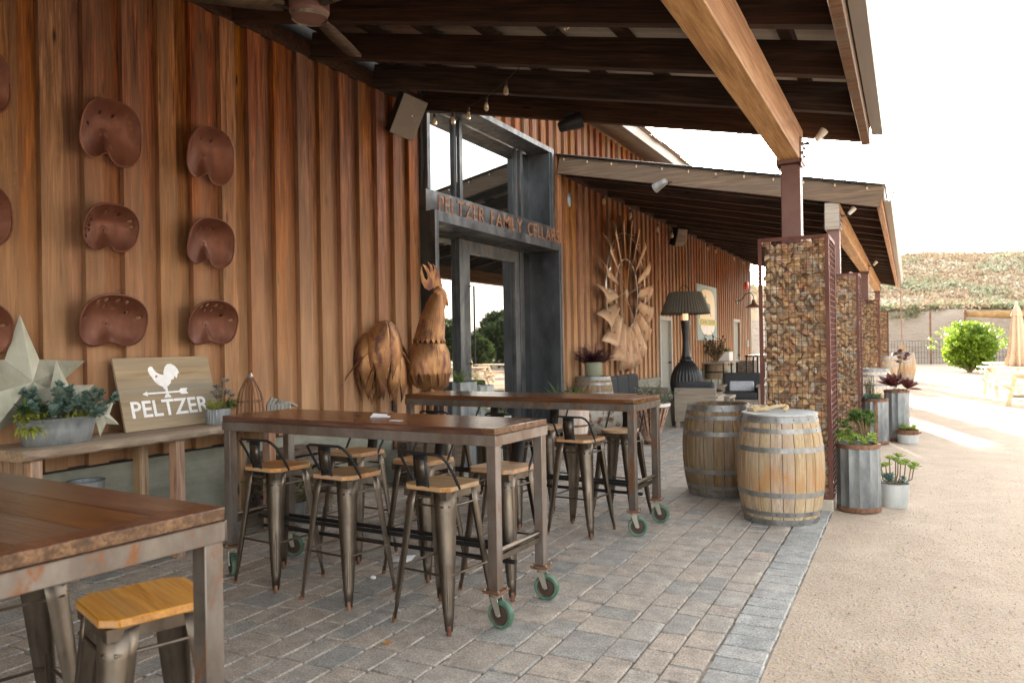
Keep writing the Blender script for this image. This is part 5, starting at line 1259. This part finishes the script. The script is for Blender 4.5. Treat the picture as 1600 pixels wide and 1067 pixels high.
m = MB(); m.lathe([(.29, 2.46), (.001, 2.475)], 40, cap0=False); m.tube([(0, .02, 2.13), (0, .02, 2.46)], .03, 8); m.build('shade_top', 'lamp_shade', t)
m = MB(); m.tube([(-.10, 0, 2.46), (-.10, 0, 2.54), (-.04, 0, 2.61), (.03, 0, 2.60), (.07, 0, 2.52), (.07, 0, 2.46)], .008, 6); m.build('lifting_handle', 'black_metal', t)
# wall sign with a leaping stag
t = thing('vintage_wall_sign', 'tall vintage tin sign with cream oval, leaping stag and yellow lettered band', 'sign', (W+.05, 21.55, 1.53))
Wd, Hd = 2.5, 1.60
m = MB(); m.box(0, 0, 0, .02, Wd, Hd); m.build('sign_plate', 'sign_blue', t, bevel=.002)
def oval(cx, cz, a, b, n=40, e=3.2): return [(cx+a*math.copysign(abs(cos(2*pi*i/n))**(2/e), cos(2*pi*i/n)), cz+b*math.copysign(abs(sin(2*pi*i/n))**(2/e), sin(2*pi*i/n))) for i in range(n)]
def decal(poly, mat, name, x):
    m = MB(); n = len(poly); m.add([(x, a, b) for a, b in poly], [tuple(range(n))]); return m.build(name, mat, t, smooth=False)
decal(oval(Wd/2, Hd/2+.02, 1.02, .70), 'sign_green', 'oval_outline', .022); decal(oval(Wd/2, Hd/2+.02, .97, .665), 'sign_cream', 'oval_field', .024)
decal([(p[0], min(p[1], .46)) for p in oval(Wd/2, Hd/2+.02, .969, .664) if p[1] < .47], 'sign_white', 'lower_field', .026)
decal([(.17, .44), (Wd-.17, .44), (Wd-.17, .62), (.17, .62)], 'sign_yellow', 'lettering_band', .028)
me, a, b = text_mesh('JOHN DEERE', .19, .0004, 'sign_green', .003); inst('lettering', me, t, (.030, .26-a*(1.98/(b-a)), .465), (pi/2, 0, pi/2), (1.98/(b-a), 1, 1))
decal([(.85, .78), (.92, .76), (1.0, .86), (1.15, .92), (1.35, .88), (1.5, .80), (1.62, .70), (1.66, .72), (1.58, .88), (1.62, .96), (1.56, 1.06), (1.35, 1.08), (1.15, 1.10), (1.05, 1.18), (1.08, 1.26), (1.0, 1.30), (.97, 1.38), (.94, 1.30), (.88, 1.28), (.80, 1.20), (.84, 1.16), (.93, 1.15), (.95, 1.02), (.90, .92), (.80, .84)], 'sign_green', 'leaping_stag', .027)
# plant stand and things by the far door
t = thing('plant_stand', 'wooden half barrel shelf stand with plants against the far wall', 'stand', (-4.95, 22.6, 0))
m = MB(); m.lathe([(.45, .42), (.40, .86)], 20, Matrix.Diagonal((.7, 1, 1, 1))); m.build('half_barrel', 'stave_wood', t)
m = MB(); m.lathe([(.44, .60), (.445, .64)], 20, Matrix.Diagonal((.7, 1, 1, 1))); m.build('hoop', 'black_metal', t)
m = MB(); m.box(-.35, -.55, .862, .35, 1.6, .90); m.build('shelf_board', 'grey_wood', t, bevel=.004)
for y in (-.5, .6, 1.5):
    for x in (-.3, .3): m = MB(); m.box(x-.02, y-.02, 0, x+.02, y+.02, .86); m.build('leg', 'black_metal', t)
m = MB(); s_ = MB(); t2 = thing('dark_shrub_pot', 'dark spiky shrub standing on the plant stand under the tin sign', 'planter', (-4.95, 22.6, .90))
for i in range(40):
    d = Vector((U(-.3, .3), U(-.45, .45), U(.3, .8))); s_.tube([(0, 0, 0), d], .012, 5)
    for j in range(5): m.leaf(d*(.4+.15*j), (U(-1, 1), U(-1, 1), .6), (0, 0, 1), .14, .05, .2)
m.build('leaves', 'leaf_red_dark', t2); s_.build('stems', 'leaf_bark', t2)
t2 = thing('white_box_planter', 'white box planter on the right end of the plant stand', 'planter', (-4.95, 23.9, .90))
m = MB(); m.box(-.16, -.28, 0, .16, .28, .27); m.build('box', 'white_paint', t2, bevel=.006); m = MB(); rosette(m, (0, 0, .25), .22, 18); m.build('leaves', 'leaf_green', t2)
t = thing('barn_lamp', 'black gooseneck barn lamp on the wall above the far door', 'lamp', (W+.03, 27.2, 2.95))
m = MB(); m.lathe([(.10, 0), (.10, .04)], 14, Matrix.Rotation(pi/2, 4, 'Y') @ TR(.1, 0, 0)); m.build('wall_plate', 'black_metal', t)
m = MB(); m.tube([(.02, 0, -.1), (.2, 0, -.05), (.34, 0, .15), (.52, 0, .18), (.60, 0, .05), (.60, 0, -.08)], .018, 7); m.build('gooseneck', 'black_metal', t)
m = MB(); m.lathe([(.05, .02), (.07, -.10), (.10, -.14), (.26, -.22), (.27, -.25)], 24, TR(.60, 0, -.08), True, False); m.build('shade', 'roof_tile', t, solid=.006)
t = thing('fire_alarm', 'red alarm bell high on the far end of the board wall', 'alarm', (W+.03, 29.0, 3.50)); m = MB(); m.lathe([(.15, 0), (.16, .05), (.12, .11), (.03, .13)], 18, Matrix.Rotation(pi/2, 4, 'Y')); m.build('bell', 'alarm_red', t)
m = MB(); m.box(W+.03, 28.8, 1.28, W+.12, 29.0, 1.52); o = m.build('electrical_box', 'galvanised_dull', bevel=.004); tag(o, 'small electrical box on the wall right of the far door', 'electrical box')
m = MB(); m.tube([(W+.05, 28.9, 1.5), (W+.05, 28.95, 3.9)], .02, 6); o = m.build('conduit', 'galvanised_dull'); tag(o, 'thin conduit running up the wall to the alarm', 'conduit')
t = thing('bar_cart', 'dark tall cart at the far end of the covered patio beside the gabion', 'cart', (-3.62, 21.2, 0))
for x in (-.14, .14):
    for y in (-.5, .5): m = MB(); m.box(x-.02, y-.02, 0, x+.02, y+.02, 1.12); m.build('post', 'black_metal', t)
for z in (.45, 1.08): m = MB(); m.box(-.18, -.55, z, .18, .55, z+.04); m.build('shelf', 'black_metal', t)
t = thing('dark_cabinet', 'low dark cabinet near the far door at the end of the wall', 'cabinet', (-4.55, 25.0, 0))
m = MB(); m.box(-.28, -.25, .05, .28, .25, .86); m.build('body', 'crate_wood', t, bevel=.006); m = MB(); m.box(-.30, -.27, .862, .30, .27, .89); m.build('top', 'grey_wood', t)
for y in (.02,): m = MB(); m.box(-.26, -.258, .10, .26, -.252, .80); m.build('door_panel', 'crate_wood', t)

# ------------------------------------------------------------------ hanging things
t = thing('wall_speaker', 'grey box loudspeaker tilted on the wall by the window frame', 'speaker', (-5.02, 7.25, 4.12)); t.rotation_euler = (radians(-16), radians(24), radians(-38))
m = MB(); m.box(-.10, -.15, -.23, .09, .15, .23); m.build('cabinet', 'speaker_black', t, bevel=.01)
m = MB(); m.box(.092, -.148, -.228, .105, .148, .228); m.build('grille', 'speaker_grey', t, bevel=.004); m = MB(); m.ball((.107, .03, .03), .008); m.build('status_lamp', 'white_paint', t)
m = MB(); m.tube([(-.1, 0, 0), (-.26, .05, .02)], .02, 6); m.build('bracket', 'black_metal', t)
t = thing('wall_speaker', 'small dark loudspeaker high on the wall beyond the windmill wheel', 'speaker', (-5.02, 18.9, 4.10)); t.rotation_euler = (0, radians(20), radians(-35))
m = MB(); m.box(-.11, -.15, -.22, .11, .15, .22); m.build('cabinet', 'speaker_black', t, bevel=.01); m = MB(); m.box(.112, -.14, -.21, .12, .14, .21); m.build('grille', 'crate_wood', t); m = MB(); m.tube([(-.1, 0, 0), (-.26, .05, .02)], .02, 6); m.build('bracket', 'black_metal', t)
def spot(label, loc, rot, body, s=1.0, mount=((0, 0, .09), (0, 0, .22))):
    t = thing('spotlight', label, 'spotlight', loc, 0, 'adjustable spotlights on the canopy timbers'); M = Matrix.Rotation(rot[2], 4, 'Z') @ Matrix.Rotation(rot[1], 4, 'Y') @ Matrix.Scale(s, 4)
    m = MB(); m.lathe([(.03, -.10), (.045, -.08), (.05, -.02), (.062, .05), (.066, .10), (.060, .10), (.05, .06)], 20, M, True, False); m.build('housing', body, t)
    m = MB(); m.lathe([(.052, .07), (.001, .075)], 16, M, False, False); m.build('lens', 'bulb_glass', t)
    m = MB(); m.tube([Vector(mount[0]), Vector(mount[1])], .012*s, 6); m.lathe([(.045*s, mount[1][2]-.01), (.045*s, mount[1][2]+.01)], 14, TR(mount[1][0], mount[1][1], 0)); m.build('stem', 'black_metal', t)
spot('black round spotlight hanging from the end rafter of the near canopy', (-3.27, 7.86, 3.93), (0, radians(75), radians(20)), 'black_metal', 1.35, ((0, 0, .04), (0, 0, .10)))
spot('steel spotlight on the front barge of the far canopy', (-3.42, 11.86, 3.98), (0, radians(-115), radians(-10)), 'hoop_steel', 1.15, ((0.05, .02, .03), (.10, .12, .05)))
spot('pale spotlight beside the top of the near steel post', (-.70, 7.75, 3.42), (0, radians(40), radians(20)), 'spot_white', .6, ((-.02, 0, -.04), (-.12, 0, -.06)))
spot('pale spotlight beside the top of the second post', (-.70, 12.2, 3.36), (0, radians(40), radians(20)), 'spot_white', .6, ((-.02, 0, -.04), (-.12, 0, -.06)))
spot('tiny pale spotlight beside the third post', (-.70, 21.1, 3.36), (0, radians(40), radians(20)), 'spot_white', .6, ((-.02, 0, -.04), (-.12, 0, -.06)))
t = thing('oval_wall_light', 'small oval steel light on the wall right of the tall window', 'light', (W+.05, 12.48, 4.02)); m = MB(); m.lathe([(.075, 0), (.08, .02), (.05, .05)], 20, Matrix.Rotation(pi/2, 4, 'Y') @ Matrix.Diagonal((1.6, 1, 1, 1)), True, False); m.lathe([(.045, .04), (.001, .045)], 16, Matrix.Rotation(pi/2, 4, 'Y') @ Matrix.Diagonal((1.6, 1, 1, 1)), False, False); m.build('housing', 'galvanised', t)
t = thing('ceiling_fan', 'dark ceiling fan with wooden blades under the near canopy', 'fan', (-3.47, 3.92, 3.74))
m = MB(); m.lathe([(.02, -.07), (.10, -.06), (.13, -.02), (.13, .05), (.09, .09), (.04, .11)], 28); m.build('motor', 'post_steel', t)
m = MB(); m.lathe([(.115, -.066), (.118, -.04)], 28, cap0=False, cap1=False); m.build('motor_ring', 'crate_wood', t)
m = MB(); m.tube([(0, 0, .1), (0, 0, .30)], .02, 8); m.build('down_rod', 'black_metal', t)
for k, a in enumerate((108, 228, 348)):
    M = RZ(radians(a)) @ Matrix.Rotation(radians(12), 4, 'X'); m = MB(); m.sheet([[M @ Vector((x, -w, 0)), M @ Vector((x, w, 0))] for x, w in ((.16, .05), (.3, .068), (.55, .075), (.78, .07), (.84, .05))]); m.build('blade', 'fan_blade', t, solid=.008)
    m = MB(); m.bar(M @ Vector((.08, 0, -.005)), M @ Vector((.22, 0, -.005)), .04, .008); m.build('blade_iron', 'black_metal', t)
def festoon(label, pts, bulbs, r_=.004, bs=1.0):
    t = thing('string_light', label, 'string lights', (0, 0, 0), 0, 'festoon strings with clear bulbs')
    m = MB(); m.tube(pts, r_, 5); m.build('cable', 'cable', t)
    for b in bulbs:
        m = MB(); m.lathe([(.016*bs, -.05*bs), (.018*bs, -.01*bs), (.010*bs, 0)], 10, TR(*b)); s = m.build('socket', 'cable', t)
        m = MB(); m.lathe([(.012*bs, -.05*bs), (.022*bs, -.075*bs), (.027*bs, -.10*bs), (.024*bs, -.125*bs), (.004*bs, -.14*bs)], 12, TR(*b)); m.build('bulb', 'bulb_glass', t)
pts = [(-1.9, 4.9, 4.0), (-2.27, 5.41, 4.03), (-2.5, 5.7, 4.04), (-2.81, 6.02, 4.03), (-3.36, 6.51, 4.02), (-3.78, 6.88, 4.03), (-4.15, 7.15, 4.06), (-4.6, 7.4, 4.13), (-5.0, 7.6, 4.25), (-5.2, 7.7, 4.38)]
festoon('festoon of clear bulbs sagging under the near canopy towards the wall', pts, [pts[i] for i in (1, 3, 4, 5, 6)]+[(-4.45, 7.33, 4.10), (-4.8, 7.5, 4.18)])
pts = [(-5.18, 12.3, 4.42), (-5.12, 13.9, 4.33), (-5.1, 15.43, 4.28), (-5.1, 17.4, 4.24), (-5.1, 20, 4.25), (-5.1, 22.4, 4.31), (-5.1, 24, 4.33), (-5.1, 26.2, 4.36), (-5.15, 29.8, 4.36)]
festoon('festoon of clear bulbs running along the top of the board wall past the windmill wheel', pts, pts[1:4]+[(-5.1, 18.6, 4.24), (-5.1, 22.4, 4.31), (-5.1, 23.4, 4.32), (-5.1, 26.2, 4.36), (-5.1, 27.9, 4.36)], bs=1.4)
pts = [(x, 11.95, rz(x)+.27-.012*sin(i*pi/2)) for i, x in enumerate([-5.15+.13*k for k in range(37)])]
festoon('string of tiny lamps pinned along the front barge of the far canopy', pts, [(-5.1+.42*k, 11.95, rz(-5.1+.42*k)+.285) for k in range(12)], .004, .55)

# ------------------------------------------------------------------ planters along the gabions
t = drum_planter('drum_planter', 'corrugated drum planter with bushy green succulents beside the near gabion', (-.415, 7.52, 0), .175, .585)
m = MB(); s_ = MB(); r = random.Random(12)
for i in range(46):
    d = Vector((r.uniform(-.15, .13), r.uniform(-.14, .1), r.uniform(.01, .09))); rosette(m, Vector((0, 0, .58))+d, .046, 12, (d.x*4, d.y*4, .7), i, .5)
kind(m.build('low_succulents', 'leaf_lime', t), 'stuff')
m = MB()
for i in range(40):
    d = Vector((r.uniform(-.07, .13), r.uniform(-.06, .12), r.uniform(.16, .29))); s_.tube([(.03, .0, .58), Vector((.03, 0, .58))+d*.55+Vector((0, 0, .02)), Vector((0, 0, .58))+d], [.007, .005, .004], 5); rosette(m, Vector((0, 0, .57))+d, .056, 18, (d.x*3, d.y*3, 1), i, .32)
m.build('branching_succulent', 'leaf_green', t); s_.build('stems', 'leaf_bark', t)
m = MB()
for i in range(20):
    d = Vector((r.uniform(-.16, -.05), r.uniform(-.08, .1), r.uniform(.08, .2))); rosette(m, Vector((0, 0, .58))+d, .04, 10, (-.4, 0, 1), i, .6)
m.build('side_succulent', 'leaf_green', t)
t = thing('galvanised_pot', 'small galvanised pot of branching lime green aeonium on the gravel', 'planter', (-.14, 7.82, -.01))
m = MB(); m.lathe([(.112, 0), (.114, .004), (.132, .205), (.138, .208), (.138, .215), (.126, .21), (.12, .17)], 36, cap1=False); m.build('pot', 'galvanised_dull', t)
m = MB(); m.lathe([(.125, .19), (.001, .2)], 20, cap0=False); m.build('soil', 'soil', t)
m = MB(); s_ = MB()
for (x, y, z) in ((-.10, .02, .34), (-.03, .0, .42), (.02, .03, .40), (.06, -.02, .38), (.10, .03, .39), (.14, -.02, .35), (.04, .05, .44), (-.06, -.03, .36), (.17, .02, .37), (-.11, -.02, .27)):
    b = Vector((x*.25, y, .19)); e = Vector((x, y, z)); s_.tube([b, b.lerp(e, .5)+Vector((x*.25, 0, -.03)), e], [.007, .006, .005], 6); rosette(m, e, .062, 18, (x*2, y*2, 1), int(x*99), .6)
m.build('aeonium_heads', 'leaf_lime', t); s_.build('stems', 'leaf_bark', t)
m = MB(); [rosette(m, (U(-.07, .09), U(-.08, .04), .21+U(0, .07)), .05, 16, (U(-.5, .5), U(-.7, .2), 1), i, .4) for i in range(12)]; m.build('base_rosettes', 'leaf_blue', t)
t = drum_planter('drum_planter', 'shorter corrugated drum planter with a rusty strap, beside the second gabion', (-.44, 12.35, 0), .165, .64, strap=True)
m = MB(); rosette(m, (.04, -.05, .66), .09, 22, (0, -.3, 1), 2, .5); m.build('yellow_rosette', 'leaf_yellow', t)
m = MB(); s_ = MB(); sprigs(m, s_, (-.06, .02, .63), 14, (.05, .05), .36, 26, .04, .018, 9, .12); m.build('upright_succulent', 'leaf_green', t); s_.build('stems', 'leaf_bark', t)
m = MB(); tuft(m, (-.04, -.05, .63), 140, (.11, .1, .05), .07, .025, (0, 1.3), .3, 3); m.build('low_leaves', 'leaf_blue', t)
t = drum_planter('drum_planter', 'corrugated drum planter holding a large maroon aeonium with a tall flower stalk', (-.17, 12.85, 0), .165, .74)
m = MB(); s_ = MB(); rosette(m, (-.05, -.1, .80), .24, 26, (-.1, -.5, 1), 1, .42); rosette(m, (.13, -.08, .77), .20, 24, (.5, -.4, 1), 4, .42); m.build('maroon_rosettes', 'leaf_maroon', t)
m = MB(); s_.tube([(0, 0, .78), (.03, 0, 1.0), (.08, .0, 1.22)], [.012, .01, .008], 6)
for i in range(12): rosette(m, (.08+U(-.08, .08), U(-.08, .08), 1.22+U(-.08, .10)), .06, 9, (U(-.5, .5), U(-.5, .5), 1), i, .5)
m.build('flower_cluster', 'leaf_purple', t); s_.build('stalk', 'leaf_bark', t)
t = thing('rusty_pot', 'squat two handled pot with rusty top and pale succulents on the gravel', 'planter', (-.03, 12.55, -.01))
m = MB(); m.lathe([(.12, 0), (.125, .004), (.14, .13)], 28, cap1=False); m.build('pot', 'galvanised_dull', t); m = MB(); m.lathe([(.1405, .131), (.146, .19), (.15, .20), (.13, .19)], 28, cap0=False, cap1=False); m.build('rusty_rim', 'caster_rust', t)
for s in (-1, 1): m = MB(); m.tube([(s*.14, -.03, .15), (s*.175, -.03, .16), (s*.175, .03, .16), (s*.14, .03, .15)], .007, 6); m.build('handle', 'caster_rust', t)
m = MB(); [rosette(m, (U(-.10, .10), U(-.1, .1), .19+U(0, .04)), .06, 14, (U(-.6, .6), U(-.6, .4), 1), i, .45) for i in range(16)]; m.build('succulents', 'leaf_lime', t)

# ------------------------------------------------------------------ yard: bush, umbrella, picnic tables, fence
def leaf_crown(m, c, rad, n, size, seed, lobes=14):
    r = random.Random(seed); L = []
    for i in range(lobes):
        d = Vector((r.gauss(0, 1), r.gauss(0, 1), r.gauss(0, .9))).normalized(); L.append((Vector(c)+Vector((d.x*rad[0], d.y*rad[1], d.z*rad[2]))*r.uniform(.35, .66), r.uniform(.30, .5)))
    for i in range(n):
        lc, lr = r.choice(L); d = Vector((r.gauss(0, 1), r.gauss(0, 1), r.gauss(0, 1))).normalized(); k = lr*r.uniform(.55, 1.05)
        p = lc+Vector((d.x*rad[0]*k, d.y*rad[1]*k, d.z*rad[2]*k)); dd = (d+Vector((r.uniform(-.6, .6), r.uniform(-.6, .6), r.uniform(-.2, .9)))).normalized(); s = size*r.uniform(.6, 1.3)
        w = dd.orthogonal().normalized(); w = (w*cos(r.uniform(0, 6))+dd.cross(w)*sin(r.uniform(0, 6))).normalized()*s*.3
        m.add([p, p+dd*s*.5+w, p+dd*s, p+dd*s*.5-w], [(0, 1, 2, 3)])
t = thing('round_bush', 'bright yellow green round bush in the gravel yard before the cut bank', 'bush', (2.30, 38.0, -.02))
m = MB(); leaf_crown(m, (0, 0, 1.06), (1.06, 1.06, .98), 27000, .13, 8, 34)
for i in range(90):
    a = random.uniform(0, 6.28); e = random.uniform(.0, 1.4); d = Vector((cos(a)*cos(e), sin(a)*cos(e), sin(e))); b = Vector((0, 0, 1.0))+Vector((d.x*1.3, d.y*1.3, d.z*.85))
    for j in range(22): q = b+d*U(0, .32)+Vector((U(-.06, .06), U(-.06, .06), U(-.05, .05))); v_ = Vector((U(-1, 1), U(-1, 1), U(-.3, 1))).normalized()*.11; w_ = v_.orthogonal().normalized()*.03; m.add([q, q+v_*.5+w_, q+v_, q+v_*.5-w_], [(0, 1, 2, 3)])
m.build('crown', 'leaf_bright', t, smooth=False)
m = MB(); r = random.Random(3)
for i in range(12): a = r.uniform(0, 6.28); m.tube([(0, 0, -.02), (cos(a)*.3, sin(a)*.3, .4), (cos(a)*.9, sin(a)*.9, 1.2)], [.05, .035, .015], 6)
m.build('branches', 'leaf_bark', t)
def umbrella(label, loc, H=2.75):
    t = thing('patio_umbrella', label, 'umbrella', loc, 0, 'folded canvas umbrellas in the yard')
    m = MB(); m.tube([(0, 0, 0), (0, 0, H)], .024, 8); m.build('pole', 'picnic_wood', t)
    m = MB(); m.lathe([(.26, 0), (.26, .05), (.06, .09)], 20); m.build('base', 'concrete', t)
    m = MB(); rows = []
    for z, R_, am in ((.86, .19, .35), (1.0, .21, .35), (1.25, .17, .25), (1.5, .155, .2), (2.0, .13, .2), (2.35, .095, .12), (2.36, .12, .1), (2.6, .06, .05), (2.70, .02, 0)): rows.append([(R_*(1+am*cos(8*2*pi*k/64))*cos(2*pi*k/64), R_*(1+am*cos(8*2*pi*k/64))*sin(2*pi*k/64), z*H/2.75) for k in range(65)])
    m.sheet(rows); m.build('folded_canvas', 'canvas', t, solid=.01); m = MB(); m.ball((0, 0, H), .035); m.build('finial', 'picnic_wood', t)
    m = MB(); m.tube([(.19*cos(a), .19*sin(a), 1.3*H/2.75) for a in [2*pi*k/16 for k in range(17)]], .012, 5); m.build('tie', 'canvas', t)
    return t
def picnic(label, loc, rz_):
    t = thing('picnic_table', label, 'picnic table', loc, rz_, 'pale wooden picnic tables in the sun')
    for k in range(6): m = MB(); m.box(-.90, -.38+k*.128, .72, .90, -.38+k*.128+.118, .755); m.build('top_plank', 'picnic_wood', t, bevel=.003)
    for s in (-1, 1):
        for q in (0, .13): m = MB(); y0 = s*.72-.12+q; m.box(-.90, y0, .43, .90, y0+.115, .465); m.build('bench_plank', 'picnic_wood', t, bevel=.003)
        x = s*.68
        for q in (-1, 1): m = MB(); m.bar((x, q*.24, .72), (x, q*.66, .0), .04, .09, (1, 0, 0)); m.build('leg', 'picnic_wood', t)
        m = MB(); m.box(x+.03*s-.02, -.84, .36, x+.03*s+.02, .84, .43); m.box(x+.03*s-.02, -.36, .63, x+.03*s+.02, .36, .718); m.build('cross_beam', 'picnic_wood', t)
    return t
p1 = picnic('pale picnic table under the folded umbrella at the right edge of the yard', (2.50, 22.9, 0), radians(8))
umbrella('folded beige canvas umbrella rising from the picnic table at the right edge', (2.42, 22.9, 0), 2.34)
pa = dup(p1, (2.85, 26.2, 0), radians(4), 'pale picnic table farther back behind the umbrella table', 'pale wooden picnic tables in the sun')
dup(p1, (2.72, 19.3, 0), radians(14), 'pale picnic table nearest the camera, cut by the right edge', 'pale wooden picnic tables in the sun')
t = thing('mesh_fence', 'low wire mesh fence with tall rusty posts at the foot of the bank', 'fence', (0, 49.3, 0))
for x in (-6.5, -2.2, 1.12, 2.8, 6.2, 9.6): m = MB(); m.box(x-.05, -.05, -.1, x+.05, .05, 2.95); m.build('post', 'caster_rust', t)
for x in (7.0, 10.5): m = MB(); m.box(x-.03, -.05, -.1, x+.03, .05, 1.35); m.build('short_post', 'black_metal', t)
m = MB(); x = -7.0
while x < 14: m.box(x-.008, -.008, 0, x+.008, .008, 1.32); x += .15
for z in (.05, .35, .65, .95, 1.3): m.box(-7, -.009, z, 14, .009, z+.016)
o = m.build('wire_mesh', 'black_metal', t, smooth=False); kind(o, 'stuff')
m = MB(); rows = []
for i in range(13): f = i/12; x = 2.75+9.2*f; s_ = .25*sin(pi*f); rows.append([(x, 49.4, 2.92-.3*s_), (x, 49.4+.5*f, 2.60-.5*f-.6*s_*.4)])
m.sheet(rows); o = m.build('shade_sail', 'shade_cloth', solid=.02); tag(o, 'sagging tan shade cloth strung between the tall rusty posts', 'shade cloth')
# what the glass of the entrance mirrors: trees and seating on the yard's far side
for i, (x, y, s, lab) in enumerate(((9.5, 39.5, .62, 'dark green tree mirrored in the glass door, far side of the yard'), (12.5, 45.0, .75, 'broad tree beyond the yard, mirrored behind the others'), (8.6, 34.3, .38, 'smaller upright tree mirrored left in the glass'), (13, 38, .6, 'rounded tree mirrored at the left of the glass panes'))):
    t = thing('yard_tree', lab, 'tree', (x, y, 0)); m = MB(); m.tube([(0, 0, -.2), (.1, 0, 1.2*s), (.0, .1, 3*s)], [.2*s, .15*s, .08*s], 8); m.build('trunk', 'grey_bark', t)
    m = MB(); leaf_crown(m, (0, 0, 2.9*s), (2.6*s, 2.6*s, 2.4*s), 7000, .30, 40+i, 16); m.build('crown', 'tree_leaf', t, smooth=False)
# ------------------------------------------------------------------ paper and litter
m = MB(); M = TR(-2.98, 3.98, 1.0725) @ RZ(.5); m.box(-.07, -.035, 0, .05, .04, .0015, M); m.add([M @ Vector(a) for a in ((-.07, -.03, .003), (.03, -.04, .003), (.035, .03, .012), (-.06, .038, .020))], [(0, 1, 2, 3)]); o = m.build('folded_paper', 'paper', smooth=False, solid=.0006); tag(o, 'white folded paper lying on the middle table', 'paper')
m = MB(); m.box(-2.78, 3.78, 1.0722, -2.70, 3.82, 1.0732, ); o = m.build('paper_slip', 'paper'); tag(o, 'narrow paper slip near the folded paper on the middle table', 'paper')
m = MB(); M = TR(-3.24, 4.52, .004) @ RZ(.3); m.sheet([[M @ Vector((-.09, -.07, 0)), M @ Vector((.09, -.07, .0))], [M @ Vector((-.09, .07, .003)), M @ Vector((.09, .07, .012))]]); o = m.build('floor_paper', 'paper', solid=.0008); tag(o, 'white sheet of paper on the pavers under the middle table', 'paper')
m = MB(); m.ball((-3.13, 4.06, .014), (.022, .016, .012), 7, 5); o = m.build('crumpled_wrapper', 'paper'); tag(o, 'tiny pale wrapper on the pavers between two stools', 'litter')
m = MB(); m.leaf((-2.41, 3.2, .006), (1, .3, .2), (0, 0, 1), .05, .03, .2); m.leaf((-2.39, 3.19, .006), (-.5, .8, .3), (0, 0, 1), .04, .03, .2); o = m.build('dry_leaf', 'seat_wood_orange'); tag(o, 'small orange dry leaf on the pavers near the stool foot', 'leaf')
